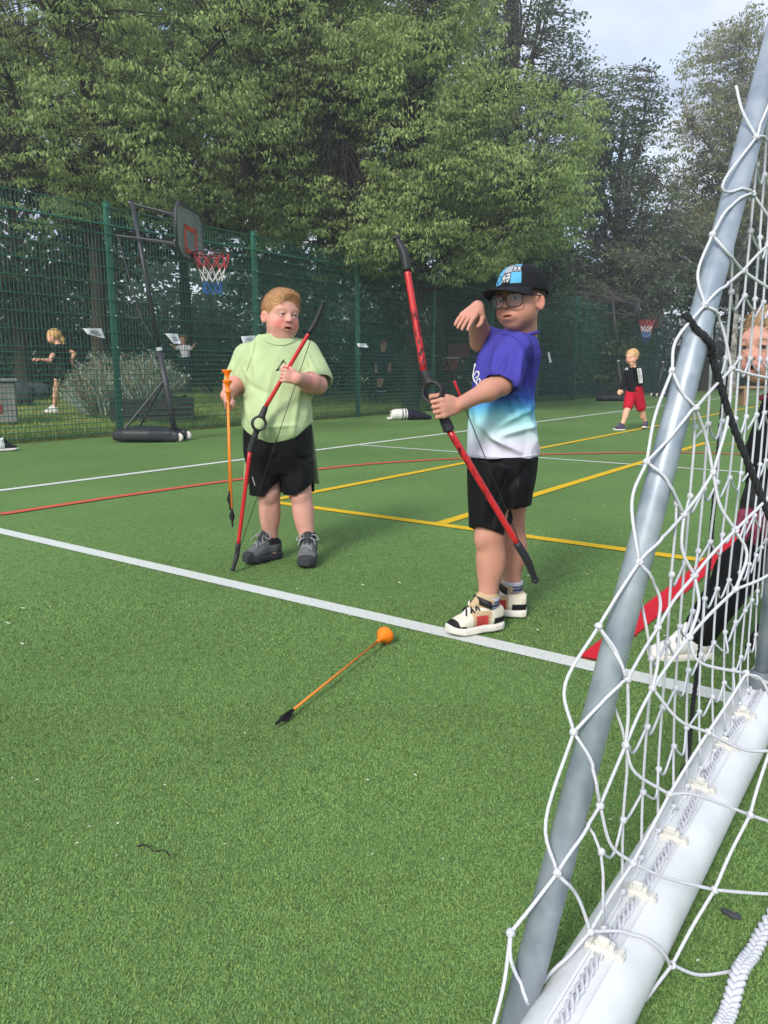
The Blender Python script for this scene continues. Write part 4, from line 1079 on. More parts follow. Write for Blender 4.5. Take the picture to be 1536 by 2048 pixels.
    for s in (-1, 1):
        ring = []
        for a in np.linspace(0, 2 * math.pi, 29)[:-1]:
            x, z = math.cos(a), math.sin(a); k = (abs(x) ** 3 + abs(z) ** 3) ** (-1 / 3.)
            ring.append(q(s * .165 + .135 * x * k, .462 - .28 * (s * .165 + .135 * x * k) ** 2 * 2.2, -.03 + .105 * z * k - (.012 if z < 0 else 0)))
        mb.tube(ring, .0019, 6, closed=True)
        lens.add([q(s * .165, .462 - .28 * .06, -.03)] + ring, [(0, 1 + i, 1 + (i + 1) % 28) for i in range(28)])
        mb.tube([q(s * .295, .415, .02), q(s * .36, .36, .025), q(s * .385, .15, .02), q(s * .39, -.02, .03)], .0022, 6)
    mb.tube([q(-.035, .46, -.005), q(0, .475, .005), q(.035, .46, -.005)], .002, 6)
    mb.build('frame', mg, gl, True)
    ml = bpy.data.materials.new('lens_glass'); ml.use_nodes = True; N, L = ml.node_tree.nodes, ml.node_tree.links
    tr = N.new('ShaderNodeBsdfTransparent'); gs = N.new('ShaderNodeBsdfGlossy'); gs.inputs['Roughness'].default_value = .05; mx = N.new('ShaderNodeMixShader'); mx.inputs[0].default_value = .05
    tr.inputs['Color'].default_value = (.9, .9, .92, 1); L.new(tr.outputs[0], mx.inputs[1]); L.new(gs.outputs[0], mx.inputs[2]); L.new(mx.outputs[0], N['Material Output'].inputs['Surface'])
    lens.build('lens', ml, gl, True)
    # T-shirt fading from violet blue over turquoise to white
    fs_ = Field([J(925, 800)[0], Y - .32, J(1000, 930)[2] - .01], [J(1092, 800)[0], Y + .30, J(1040, 648)[2]], .0028); fs_.rs = .95
    sb = J(1008, 905, .015)
    fs_.loft(sb, tA, [(-.01, 0, .004, .116, .120), (.06, 0, .01, .112, .114), (.16, 0, .014, .106, .104), (.25, 0, .006, .108, .098), (.33, .0, -.010, .114, .094), (.372, 0, -.022, .102, .074), (.398, 0, -.030, .074, .06), (.414, 0, -.032, .056, .053)], 0, power=2.3)
    fs_.cone(shL + [0, 0.01, 0], elL * .86 + shL * .14, .058, .060, .035); fs_.cone(shR, elR * .66 + shR * .34, .056, .058, .035)
    dL, dR = nrm(elL - shL), nrm(elR - shR)
    fs_.cone(elL * .9 + shL * .1, elL + dL * .12, .052, .055, .004, 's'); fs_.cone(elR * .75 + shR * .25, elR + dR * .12, .05, .055, .004, 's')
    fs_.ell(nb + np.array([-.008, -.008, .012]), np.array([.052, .052, .028]), None, .008, 's')
    FL = [(J(1035, 790, -.1), J(1060, 850, -.1), .012, .010), (J(1000, 850, -.15), J(1062, 812, -.1), .014, .010), (J(1000, 872, -.15), J(1070, 850, -.1), .012, .010), (J(965, 850, -.15), J(1010, 895, -.16), .014, .010), (J(950, 800, -.12), J(960, 890, -.15), .012, .006), (J(1050, 840, -.1), J(1075, 905, -.08), .012, .010),
          (J(1062, 700, -.05), J(1066, 790, -.05), .012, -.010), (J(1045, 700, -.13), J(1030, 785, -.15), .010, .008), (J(1000, 690, -.1), J(985, 740, -.12), .012, .008), (J(970, 700, 0), J(950, 770, -.1), .012, .006), (J(1020, 710, -.17), J(1000, 750, -.19), .010, -.006), (J(1030, 830, -.14), J(1010, 800, -.15), .010, -.010), (J(985, 875, -.17), J(1040, 905, -.14), .010, .010)]
    ms = bpy.data.materials.new('shirt_fade'); ms.use_nodes = True; N, L = ms.node_tree.nodes, ms.node_tree.links; b = N['Principled BSDF']; b.inputs['Roughness'].default_value = .85; b.inputs['Specular IOR Level'].default_value = .15
    tc = N.new('ShaderNodeTexCoord'); sp = N.new('ShaderNodeSeparateXYZ'); L.new(tc.outputs['Object'], sp.inputs[0])
    nz = N.new('ShaderNodeTexNoise'); nz.inputs['Scale'].default_value = 9; L.new(tc.outputs['Object'], nz.inputs['Vector'])
    ma = N.new('ShaderNodeMath'); ma.operation = 'MULTIPLY_ADD'; ma.inputs[1].default_value = .045; L.new(nz.outputs['Fac'], ma.inputs[0]); L.new(sp.outputs['Z'], ma.inputs[2])
    mr = N.new('ShaderNodeMapRange'); z0 = J(1000, 915, -.1)[2]; z1 = J(1000, 660, 0)[2]; mr.inputs['From Min'].default_value = z0 + .022; mr.inputs['From Max'].default_value = z1 + .022
    L.new(ma.outputs[0], mr.inputs['Value']); rp = N.new('ShaderNodeValToRGB'); e = rp.color_ramp.elements
    e[0].position = .10; e[0].color = (*lin(216, 213, 230), 1); e[1].position = .57; e[1].color = (*lin(66, 62, 150), 1)
    for p_, c_ in ((.18, lin(196, 214, 218)), (.31, lin(146, 204, 208)), (.38, lin(88, 164, 206)), (.46, lin(60, 90, 172))): k_ = e.new(p_); k_.color = (*c_, 1)
    L.new(mr.outputs['Result'], rp.inputs['Fac']); L.new(rp.outputs['Color'], b.inputs['Base Color'])
    bn = N.new('ShaderNodeTexNoise'); bn.inputs['Scale'].default_value = 380; L.new(tc.outputs['Object'], bn.inputs['Vector']); bp = N.new('ShaderNodeBump'); bp.inputs['Strength'].default_value = .25; bp.inputs['Distance'].default_value = .0015
    L.new(bn.outputs['Fac'], bp.inputs['Height']); L.new(bp.outputs['Normal'], b.inputs['Normal'])
    shirt = field_obj('shirt', fs_, ms, root, smoothit=2, disp=lambda v: folds(v, FL) + .0038 * wrinkle(v * np.array([1, 1, .5]), 13.) + .004 * vnoise(v * np.array([1, 1, .6]), 9.))
    mb = MB(); mb.tube([nb + np.array([math.cos(a) * .052 - .006, math.sin(a) * .054 - .004, .0 + .012 * math.cos(a)]) for a in np.linspace(0, 2 * math.pi, 26)[:-1]], .0055, 6, closed=True)
    mb.build('collar', ms, shirt, True)
    su = OnSurface(shirt); mb = MB()
    for pts in ([(943, 764), (945, 752), (949, 740), (952, 730), (950, 728), (947, 740), (948, 756), (952, 764), (957, 757)], [(949, 752), (953, 744), (958, 745), (957, 753), (952, 756)], [(952, 764), (957, 770), (961, 762), (959, 757)], [(941, 768), (942, 758)]): su.stroke(mb, pts, .0022)
    sm = MB()
    for pts in ([(1000, 668), (1022, 672), (1042, 688), (1052, 720), (1050, 760), (1040, 792)], [(985, 757), (1000, 760), (1012, 768), (1020, 783)], [(944, 908), (975, 913), (1010, 915), (1050, 913), (1074, 908)], [(1064, 690), (1068, 740), (1062, 790), (1066, 850)]): su.stroke(sm, pts, .0010)
    sm.build('seams', ms, shirt)
    mb.build('chest_lettering', mat('print_white', lin(225, 225, 225), .6, .2), shirt)
    # shorts
    fx = Field([J(925, 1000)[0], Y - .22, J(980, 1075, -.1)[2]], [J(1085, 1000)[0], Y + .30, J(1000, 900)[2]], .0028); fx.rs = .95
    fx.loft(J(1006, 990, .02), tA, [(-.03, 0, 0, .104, .085), (.05, 0, 0, .114, .094), (.14, 0, 0, .116, .102)], 0, power=2.5)
    fx.loft(J(972, 1062, -.055), np.array([[1, 0, 0], [0, -1, 0], nrm(J(1000, 960, 0) - J(972, 1062, -.055))]), [(0, 0, 0, .061, .068), (.08, 0, 0, .066, .074), (.2, 0, 0, .07, .078)], .02, power=2.4)
    fx.loft(J(1014, 1042, .10), np.array([[1, 0, 0], [0, -1, 0], nrm(J(1018, 960, .05) - J(1014, 1042, .10))]), [(0, 0, 0, .052, .060), (.08, 0, 0, .062, .07), (.17, 0, 0, .068, .075)], .015, power=2.4)
    for kn in (knL, knR): fx.cone(kn + [0, 0, -.06], kn + [0, 0, .02], .046, .046, .003, 's')
    FX = [(J(985, 935, -.1), J(965, 1040, -.12), .014, .005), (J(1010, 960, -.1), J(985, 1050, -.12), .012, -.005), (J(1040, 935, 0), J(1030, 1020, 0), .012, .005), (J(1055, 930, 0), J(1015, 980, -.05), .014, -.005)]
    field_obj('shorts', fx, M_BLACK, root, smoothit=2, disp=lambda v: folds(v, FX) + .003 * wrinkle(v * np.array([1, 1, .4]), 14.) + .003 * vnoise(v * np.array([1, 1, .5]), 12.))
    # socks: grey with navy stripes
    def sockpaint(z0, z1):
        def f_(v):
            t = (v[:, 2] - z0) / (z1 - z0); c = np.tile(lin(176, 182, 196), (len(v), 1)); st = (np.floor(t * 7) % 2 == 0) & (t < .72); c[st] = lin(54, 60, 82); c[(~st) & (t < .72)] = lin(120, 128, 148); return c
        return f_
    for a_ in (anL, anR):
        fk = Field(a_ - [.06, .06, .09], a_ + [.06, .06, .05], .0026); top = a_ + [0, 0, .020]
        fk.cone(a_ + [0, 0, -.012], top, .0375, .0385, 0); fk.cut(top, ZU)
        field_obj('sock', fk, mat('sock_knit', vcol=True, rough=.9, spec=.1, bump=.4, bscale=300, bdist=.002), root, sockpaint(a_[2] - .02, top[2]))
    # high-top trainers
    cr, bg, bk = lin(212, 204, 186), lin(180, 156, 124), lin(26, 26, 28)
    def ps(l):
        c = np.tile(cr, (len(l), 1)); y, z = l[:, 2], l[:, 1]
        c[(y > .30) & (y < .62) & (z < .95)] = bg
        c[(y > .34) & (y < .56) & (np.abs(l[:, 0]) > .45) & (z > .26) & (z < .76)] = lin(178, 62, 56)
        c[(y > .74) & (z < .42)] = bk; c[(y > .86)] = bk; c[(y > .56) & (z < .34)] = bk; c[(y < .24) & (z < .62)] = bk; c[(np.abs(l[:, 0]) < .3) & (y > .30) & (z > .8)] = lin(218, 214, 202)
        c[(z > 1.05)] = bg
        return c
    pr = dict(sole=mat('sole_white', lin(218, 214, 204), .6, .3, var=.05), upper=mat('shoe_panels', vcol=True, rough=.7, spec=.25, bump=.25, bscale=300, bdist=.0015), lace=mat('lace_black', lin(20, 20, 22), .8), paint=ps, sole_h=.028, laces=6, lace_h=1.0, collar=.98, collar_r=.47)
    for a_, dirn in ((anL, gp(895, 1276) - gp(1008, 1258)), (anR, gp(936, 1222) - gp(1046, 1230))):
        d = nrm(dirn * [1, 1, 0]); L_ = .207; heel = np.array([a_[0], a_[1], .004]) - d * L_ * .26
        sh = empty('shoe', heel); sh.parent = root; sh.location = heel - WPOS[root.name]
        o, axs, sl = shoe(sh, heel, heel + d, ZU, L_, .082, .082, pr)
        mb = MB(); c0 = o + axs[2] * L_ * .34 + axs[1] * (sl + .082 * 1.0)      # ankle strap
        pts = [c0 + axs[0] * math.sin(a) * .040 + axs[2] * math.cos(a) * .026 - axs[1] * .012 * (1 - math.cos(a)) for a in np.linspace(-1.7, 1.7, 15)]
        vs, fs = [], []
        for i, p_ in enumerate(pts): vs += [p_ - axs[1] * .012, p_ + axs[1] * .012]
        for i in range(14): fs.append((2 * i, 2 * i + 2, 2 * i + 3, 2 * i + 1))
        so = mesh_obj('strap', vs, fs, mat('strap_black', lin(24, 24, 27), .6), sh, True); md = so.modifiers.new('t', 'SOLIDIFY'); md.thickness = .004
    return dict(Y=Y, J=J)
B2 = boy_cap()
# ================================================================== the other children
def kid(label, Y, j, H, face, skin, top, bottom, shoes, hair, vox=.006, sleeve=.5, leg=.55, feet=None, mouth=.2, root_at=None, bottom_r=1.0, hair_len=0., sole=None, extra=None, s=1.0, hand=None, torso_r=1.0):
    """j: photo places (px, py, depth offset) of the joints; s scales limb thickness"""
    J = {k: P(a, b, Y + c) for k, (a, b, c) in j.items()}
    base = root_at if root_at is not None else np.array([J['hip'][0], J['hip'][1], 0.])
    root = empty('person', base); tag(root, label, 'person', 'children around the pitch')
    hA = frame(face, [0, 0, 1.]); hC = J['head']
    pts = np.array(list(J.values())); fd = Field(pts.min(0) - .16, pts.max(0) + .16, vox)
    head_field(fd, hC, hA, H, chub=.95, mouth=mouth)
    up = nrm(J['neck'] - J['hip']); side = J['shL'] - J['shR']; side = nrm(side - up * np.dot(side, up)); front = np.cross(up, side) * -1
    if np.dot(front, face) < 0 and abs(np.dot(front, nrm(face))) > .3: front = -front
    tA = np.array([side, np.cross(up, side), up]); Lt = np.linalg.norm(J['neck'] - J['hip']); hw = max(np.linalg.norm(J['shL'] - J['shR']) / 2, .10 * s)
    fd.cone(hC - hA[2] * .22 * H - hA[1] * .08 * H, J['neck'], .042 * s, .045 * s, .02)
    fd.loft(J['hip'], tA, [(-.02, 0, 0, .10 * s, .08 * s), (Lt * .4, 0, 0, .098 * s, .08 * s), (Lt * .8, 0, 0, hw * .9, .07 * s), (Lt * .98, 0, 0, hw * .5, .05 * s)], .02)
    arms, legs = [], []
    for k in 'LR':
        a, e, w = J['sh' + k], J['el' + k], J['wr' + k]
        fd.cone(a, e, .036 * s, .031 * s, .015); fd.cone(e, w, .032 * s, .021 * s, .01); d = nrm(w - e); arms.append((a, e, w))
        pn = hand[k] if hand else np.array([0, .3, -1.]) 
        hand_field(fd, w, d, pn, np.array([.2, -1, .4]), .115 * s, [(.5, .7, .5)] * 4, [(.1, .05, .2), (.3, .16, .34), (.5, .28, .3)], k=max(.004, vox))
        hpp = J['hip'] + side * (.055 * s if k == 'L' else -.055 * s); kn, an = J['kn' + k], J['an' + k]; legs.append((hpp, kn, an))
        fd.cone(hpp, kn, .066 * s, .045 * s, .03); fd.cone(kn, an, .044 * s, .029 * s, .015); fd.ell(kn * .64 + an * .36 + [0, .01, 0], np.array([.042, .044, .07]) * s, None, .02)
        fd.cone(an, an + nrm(an - kn) * .03, .029 * s, .03 * s, .01)
    def paint(v):
        c = np.tile(np.asarray(skin), (len(v), 1)); head_paint(c, v, hC, hA, H, skin, LIP, np.array(hair) * .7, lin(56, 56, 56), .35, BLU, open_=mouth, slit=.8); return c
    field_obj('body', fd, skin_mat(), root, paint)
    # top
    ft = Field(pts.min(0) - .16, pts.max(0) + .16, vox)
    ft.loft(J['hip'], tA, [(-.03, 0, 0, .122 * s * torso_r, .105 * s * torso_r), (Lt * .3, 0, 0, .116 * s * torso_r, .10 * s * torso_r), (Lt * .72, 0, 0, hw * 1.08, .09 * s), (Lt * .92, 0, 0, hw * .8, .07 * s), (Lt * 1.03, 0, 0, .055 * s, .052 * s)], 0, power=2.3)
    for a, e, w in arms:
        if sleeve > 0: ft.cone(a, a + (e - a) * min(sleeve * 2, 1), .052 * s, .05 * s, .03)
        if sleeve > .5: ft.cone(e, e + (w - e) * (sleeve - .5) * 2, .046 * s, .034 * s, .015)
    sh = field_obj('top', ft, top, root, disp=lambda v: .004 * vnoise(v, 14.))
    # shorts or trousers
    fb = Field(pts.min(0) - .16, pts.max(0) + .16, vox)
    fb.loft(J['hip'], tA, [(-.09 * s, 0, 0, .108 * s, .092 * s), (.05, 0, 0, .115 * s, .1 * s)], 0)
    for hpp, kn, an in legs:
        fb.cone(hpp, hpp + (kn - hpp) * min(leg * 2, 1), .074 * s * bottom_r, .066 * s * bottom_r, .02)
        if leg > .5: fb.cone(kn, kn + (an - kn) * (leg - .5) * 2, .062 * s * bottom_r, .050 * s * bottom_r, .02)
    field_obj('shorts' if leg < .6 else 'trousers', fb, bottom, root, disp=lambda v: .004 * vnoise(v, 14.))
    # hair
    q = lambda x, y, z: hC + H * (hA[0] * x + hA[1] * y + hA[2] * z); fh = Field(hC - .75 * H - .05 - hair_len, hC + .75 * H + .05, min(vox, .005))
    fh.ell(q(0, -.08, .15), np.array([.40, .48, .41]) * H, hA, 0); fh.cut(q(0, .34, .20), nrm(-hA[2] + hA[1] * .62)); fh.cut(q(0, .34, .27), nrm(hA[1] - hA[2] * .3))
    if hair_len: fh.chain([q(0, -.4, .1), q(0, -.55, -.2), q(0.05, -.6, -.5)], [.16 * H, .14 * H, .06 * H], .02)
    v, f = fh.mesh(); v = relax(v, f, 1); v = v + normals(v, f) * (.006 * vnoise(v, 40.))[:, None]
    mh = mat('hair_%d_%d' % (int(hair[0] * 999), int(hair[1] * 999)), hair, .6, .3, col2=tuple(np.array(hair) * 1.5), vscale=50, bump=.5, bscale=140, bdist=.004)
    mh['base'] = tuple(np.array(hair) * 1.2); mesh_obj('hair', v, f, mh, root, smooth=True)
    hair_strands('hair_strands', v, f, root, mh, 700, .024, hA[1] * .6 - hA[2] * .6, 9, w=.0022)
    # shoes
    for k, (hpp, kn, an) in zip('LR', legs):
        d = nrm(np.asarray(feet[k], float)) if feet else nrm(hA[1] * [1, 1, 0]); zs = an[2] - .075 * s
        heel = np.array([an[0], an[1], 0]) - d * .05 * s + ZU * zs
        se = empty('shoe', heel); se.parent = root; se.location = heel - WPOS[root.name]
        pr = dict(sole=sole or mat('sole_white', lin(218, 214, 204), .6, .3), upper=shoes, lace=mat('lace_grey', lin(142, 146, 146), .8), laces=4, sole_h=.026 * s, vox=min(vox, .005), pitch=feet.get(k + 'p', 0) if feet else 0)
        shoe(se, heel, heel + d, ZU, .2 * s, .08 * s, .075 * s, pr)
    if extra: extra(root, J, sh, hA, hC)
    return root, J
BLK2 = cloth('black_cotton', lin(24, 25, 28)); NVY = cloth('navy_cloth', lin(24, 27, 40)); RED = cloth('red_shorts', lin(176, 22, 44)); WHT = cloth('white_cotton', lin(214, 214, 226))
MSHD = mat('shoe_dark_blue', lin(38, 44, 74), .7, col2=lin(86, 60, 84), vscale=30); MSHW = mat('shoe_white', lin(214, 212, 206), .6, var=.08, vscale=30); MSHK = mat('shoe_black', lin(28, 28, 30), .7)
def stripes(root, J, sh, hA, hC):
    su = OnSurface(sh); mb = MB()
    for k in range(3): su.stroke(mb, [(1274.5 + k * 3.2, 737), (1277 + k * 3.0, 751), (1279 + k * 2.6, 766)], .008, 5)
    mb.build('sleeve_stripes', mat('print_white', lin(225, 225, 225), .6, .2), sh)
    mb = MB(); su.stroke(mb, [(1251, 740), (1254, 736), (1256, 740)], .008, 3); mb.build('chest_emblem', _mats['print_white'], sh)
kid('blond boy walking in black top and red shorts, arm across his chest', 11.3,
    dict(head=(1264, 714, 0), neck=(1266, 735, .02), hip=(1269, 778, .02), shL=(1276, 742, -.08), shR=(1256, 742, .12), elL=(1281, 764, -.16), wrL=(1270, 735, -.24), elR=(1250, 763, .12), wrR=(1242, 778, .06),
         knL=(1283, 820, .04), knR=(1255, 818, -.08), anL=(1291, 846, .12), anR=(1244, 851, -.12)),
    .212, [-1, -.75, -.1], lin(220, 168, 142), BLK2, RED, MSHD, lin(182, 150, 104), vox=.006, sleeve=.98, leg=.42, feet=dict(L=[-.5, -1, 0], R=[-1, -.35, 0]), s=.98, bottom_r=1.15, extra=stripes, root_at=gp(1262, 858), torso_r=1.05)
gl = lambda px, Y: (lambda b: np.array([b[0], b[1], float(lawn_h(b[0], b[1]))]))(P(px, 850, Y))
kid('running girl in black clothes with blond tied-back hair on the lawn behind the fence', 13.0,
    dict(head=(107, 673, 0), neck=(117, 690, 0), hip=(127, 738, 0), shL=(112, 697, -.12), shR=(130, 696, .12), elL=(100, 721, -.2), wrL=(79, 718, -.3), elR=(149, 708, .15), wrR=(142, 722, .1),
         knL=(114, 760, -.12), knR=(131, 770, .1), anL=(109, 815, -.08), anR=(150, 788, .16)),
    .235, [-1, -.25, -.05], lin(214, 160, 132), BLK2, M_BLACK, MSHW, lin(190, 150, 96), vox=.007, sleeve=.12, leg=.34, feet=dict(L=[-1, -.2, 0], R=[-.5, .1, 0], Rp=-1.2), s=1.12, bottom_r=1.1, hair_len=.1, root_at=gl(110, 13.0))
kid('small child in white T-shirt and dark trousers with arms spread, standing on dark boards', 19.0,
    dict(head=(366, 679, 0), neck=(368, 691, 0), hip=(372, 712, 0), shL=(377, 694, 0), shR=(360, 694, 0), elL=(383, 698, -.05), wrL=(388, 690, -.1), elR=(353, 697, -.05), wrR=(347, 692, -.1),
         knL=(376, 731, -.03), knR=(369, 731, 0), anL=(378, 748, 0), anR=(368, 748, 0)),
    .21, [-.25, -1, -.1], lin(214, 166, 144), WHT, NVY, MSHW, lin(150, 112, 74), vox=.008, sleeve=.4, leg=.95, feet=dict(L=[.2, -1, 0], R=[-.2, -1, 0]), s=.95, root_at=gl(372, 19.0))
kid('brown-haired child in dark top and shorts standing on a bench behind the fence', 19.0,
    dict(head=(767, 690, 0), neck=(766, 704, 0), hip=(763, 735, 0), shL=(776, 708, .05), shR=(757, 708, .0), elL=(781, 724, .05), wrL=(779, 736, 0), elR=(752, 724, 0), wrR=(752, 737, -.05),
         knL=(764, 757, -.04), knR=(758, 756, .04), anL=(760, 777, 0), anR=(756, 776, .06)),
    .22, [.5, -1, -.1], lin(206, 154, 126), NVY, BLK2, MSHK, lin(120, 66, 40), vox=.009, sleeve=.5, leg=.4, feet=dict(L=[.9, -.4, 0], R=[.8, -.5, 0]), s=1.05, root_at=gl(762, 19.0))
kid('child in dark clothes half hidden by the red bow limb', 20.5,
    dict(head=(838, 704, 0), neck=(839, 718, 0), hip=(842, 750, 0), shL=(850, 722, 0), shR=(831, 722, 0), elL=(853, 737, 0), wrL=(851, 750, -.05), elR=(828, 737, 0), wrR=(829, 750, -.05),
         knL=(846, 773, 0), knR=(839, 773, 0), anL=(847, 796, 0), anR=(838, 796, 0)),
    .23, [.3, -1, 0], lin(206, 154, 126), NVY, BLK2, MSHK, lin(96, 60, 40), vox=.009, sleeve=.9, leg=.9, s=1.05, root_at=gl(841, 20.5))
# goalkeeper at the right edge, seen through the net
def keeper_extra(root, J, sh, hA, hC):
    mb = MB(); c = J['neck']
    for k, m in enumerate(('print_white', 'trim_maroon')):
        mb = MB(); mb.tube([c + np.array([math.cos(a) * (.062 + .012 * k), math.sin(a) * (.06 + .012 * k), -.005 - .022 * k]) for a in np.linspace(0, 6.283, 25)[:-1]], .009, 8, closed=True)
        mb.build('collar_trim', _mats.get(m) or mat(m, lin(150, 50, 78), .7), sh, True)
    for k in 'LR':
        g = Field(J['wr' + k] - .14, J['wr' + k] + .14, .004); d = nrm(J['wr' + k] - J['el' + k]); w = J['wr' + k]
        g.cone(w - d * .02, w + d * .03, .034, .04, .01); hand_field(g, w, d, np.array([.1, .4, -1.]), np.array([-.3, -1, .2]), .15, [(.35, .4, .3)] * 4, [(.1, .05, .2), (.3, .16, .36), (.5, .28, .36)], k=.006, spread=.08)
        v0 = w
        field_obj('glove', g, mat('glove_black', vcol=True, rough=.7), root, colfn=lambda v: np.where(((v - v0) @ d > .06)[:, None], np.array(lin(132, 46, 72)), np.array(lin(26, 24, 28))))
    hem = Field(J['hip'] - [.2, .2, .1], J['hip'] + [.2, .2, .1], .005); hem.ell(J['hip'] + [0, 0, -.02], (.125, .115, .06), None, 0); field_obj('undershirt', hem, cloth('grey_cotton', lin(150, 152, 160)), root)
kid('goalkeeper child in black jacket, gloves and trousers lunging behind the white net at right', 2.28,
    dict(head=(1543, 692, 0), neck=(1580, 778, .02), hip=(1585, 1035, .05), shL=(1620, 830, .1), shR=(1560, 822, -.1), elL=(1660, 930, .05), wrL=(1640, 1010, -.1), elR=(1528, 905, -.14), wrR=(1516, 985, -.2),
         knL=(1600, 1190, .15), knR=(1480, 1140, -.06), anL=(1510, 1325, .0), anR=(1394, 1270, -.05)),
    .215, [-1, -.55, -.05], lin(218, 164, 146), BLK2, M_BLACK, MSHW, lin(150, 124, 92), vox=.004, sleeve=.98, leg=.97, mouth=.9, feet=dict(L=[-1, -.4, 0], R=[-1, -.12, 0]), s=1.0, bottom_r=1.0, extra=keeper_extra, root_at=gp(1440, 1318))
# ------------------------------------------------------------------ toy bows and arrows
M_BOWRED = mat('bow_red', lin(186, 34, 40), .35, .5, var=.08, vscale=6)
M_PRINT = mat('bow_print', lin(52, 16, 20), .5)
M_RUB = mat('bow_black', lin(34, 35, 38), .55, .4, var=.08)
M_STR = mat('bow_string', lin(16, 16, 18), .7)
def toy_bow(label, pts, ring, face, r, sleeve, root_at, rings=.032, print_on=()):
    """pts: top tip, black/red joint, riser top, ring centre, grip end, lower red/black joint, bottom tip"""
    root = empty('toy_bow', root_at); tag(root, label, 'bow', 'toy bows held by the boys')
    t0, t1, r0, rc, r1, b1, b0 = [np.asarray(p) for p in pts]
    bend = nrm(np.cross(face, nrm(r0 - r1)))
    def limb(name, a, b, ra, rb, m):
        q = spline([a, (a + b) / 2 + bend * np.dot((0, 0, 0), bend), b], 6); mb = MB(); mb.tube(q, np.linspace(ra, rb, len(q)), 12); return mb.build(name, m, root, True)
    u1 = limb('upper_limb', r0, t1, r * 1.05, r * .95, M_BOWRED); l1 = limb('lower_limb', r1, b1, r * 1.05, r * .95, M_BOWRED)
    for nm, j, tip, lim in (('limb_tip', t1, t0, u1), ('limb_tip', b1, b0, l1)):
        src = r0 if tip is t0 else r1; d = nrm(j - src); L_ = np.linalg.norm(tip - j)
        q = spline([j - d * .015, j + d * L_ * .35, j * .35 + tip * .65 + (j + d * L_ * .65 - (j * .35 + tip * .65)) * .35, tip], 5); n = len(q)
        rad = r * np.interp(np.linspace(0, 1, n), [0, .04, .5, .85, .93, .97, 1], [1.25, 1.3, 1.25, 1.0, .85, 1.2, .8])
        mb = MB(); mb.tube(q, rad, 12); mb.lathe(tip - nrm(tip - j) * .008, nrm(tip - j), [(-.008, .0), (-.006, r * .9), (0, r * 1.3), (.007, r * .95), (.010, 0)], 12); mb.build(nm, M_RUB, root, True)
    # riser: socket, sight ring, grip
    fd = Field(np.min([r0, r1, rc], 0) - .07, np.max([r0, r1, rc], 0) + .07, .0025)
    d0 = nrm(r0 - rc); fd.cone(r0, rc + d0 * rings * .8, r * 1.35, r * 1.75, .004); fd.cut(r0 + d0 * .002, d0)
    gA = np.array([nrm(np.cross(face, d0)), nrm(face), nrm(np.cross(np.cross(face, d0), face))])
    d1 = nrm(r1 - rc)
    fd.cone(rc + d1 * rings * .9, rc * .5 + r1 * .5, r * 1.5, r * 1.35, .008); fd.cone(rc * .5 + r1 * .5, r1, r * 1.45, r * 1.75, .008)
    ringm = np.array([gA[0], gA[2], gA[1]])
    fd.loft(rc, ringm, [(-.018, 0, 0, rings, rings), (.018, 0, 0, rings, rings)], .008)
    fd.loft(rc, ringm, [(-.05, 0, 0, rings * .74, rings * .74), (.05, 0, 0, rings * .74, rings * .74)], .003, 's')
    fd.cut(r1 + d1 * .003, d1)
    field_obj('riser', fd, M_RUB, root, smoothit=1)
    mb = MB(); st0 = t0 + (t1 - t0) * .12; st1 = b0 + (b1 - b0) * .12
    mb.tube([st0, (st0 + st1) / 2, st1], .0016, 6); sg = mb.build('string', M_STR, root)
    a, b, m, rr = sleeve; mb = MB(); mb.tube([st0 + (st1 - st0) * t for t in (a, a + .004, (a + b) / 2 - .004, (a + b) / 2, (a + b) / 2 + .004, b)], [rr * 1.2, rr, rr * .9, rr * .6, rr, rr * .8], 8); mb.build('string_sleeve', m, sg, True)
    for lim, a, b in ((u1, r0, t1), (l1, r1, b1)):
        if not print_on: break
        rng = np.random.default_rng(4); mb = MB(); d = nrm(b - a); L_ = np.linalg.norm(b - a); s0 = nrm(np.cross(d, face)); 
        for k in range(40):
            t = rng.uniform(.04, .6) ** 1.15; th = rng.uniform(-1.2, 1.0); c = a + d * L_ * t
            for dk in range(rng.integers(1, 3)):
                w = rng.uniform(.12, .25); l = rng.uniform(.005, .016); pt = []
                for ss, tt in ((-1, -1), (1, -1), (1, 1), (-1, 1)):
                    an = th + ss * w / 2 + tt * .12; nr = face * math.cos(an) + s0 * math.sin(an); pt.append(c + nr * (r * 1.05 + .0007) + d * tt * l / 2)
                mb.add(pt, [(0, 1, 2, 3)]); th += .5
        mb.build('limb_print', M_PRINT, lim)
    return root
J1, J2 = B1['J'], B2['J']
fc = np.array([-.25, -1, .15]); d_ = -.228
toy_bow('black and red toy bow leaning across the boy in green, its tip on the turf',
        [J1(649, 601, -.25), J1(621, 661, -.24), J1(531, 814, d_), J1(518, 847, d_ - .005), J1(500, 901, d_), J1(476, 1093, -.22), gp(465, 1147) + [0, 0, .012]],
        None, nrm([.35, -1, .1]), .0086, (.50, .57, M_STR, .003), gp(465, 1147))
toy_bow('red toy bow with black grip and sight ring held by the boy in the cap',
        [J2(791, 472, -.16), J2(813, 533, -.18), J2(848, 742, -.23), J2(867, 785, -.235), J2(898, 860, -.235), J2(1038, 1093, -.20), J2(1072, 1164, -.17)],
        None, nrm([-.45, -1, .1]), .0100, (.40, .485, M_BOWRED, .0042), J2(880, 810, -.285), .0325, print_on=(1,))
M_ARROW = mat('arrow_orange', lin(222, 128, 40), .45, .4, var=.06); M_SUCK = mat('arrow_head_orange', lin(238, 122, 10), .4, .4, sss=.0)
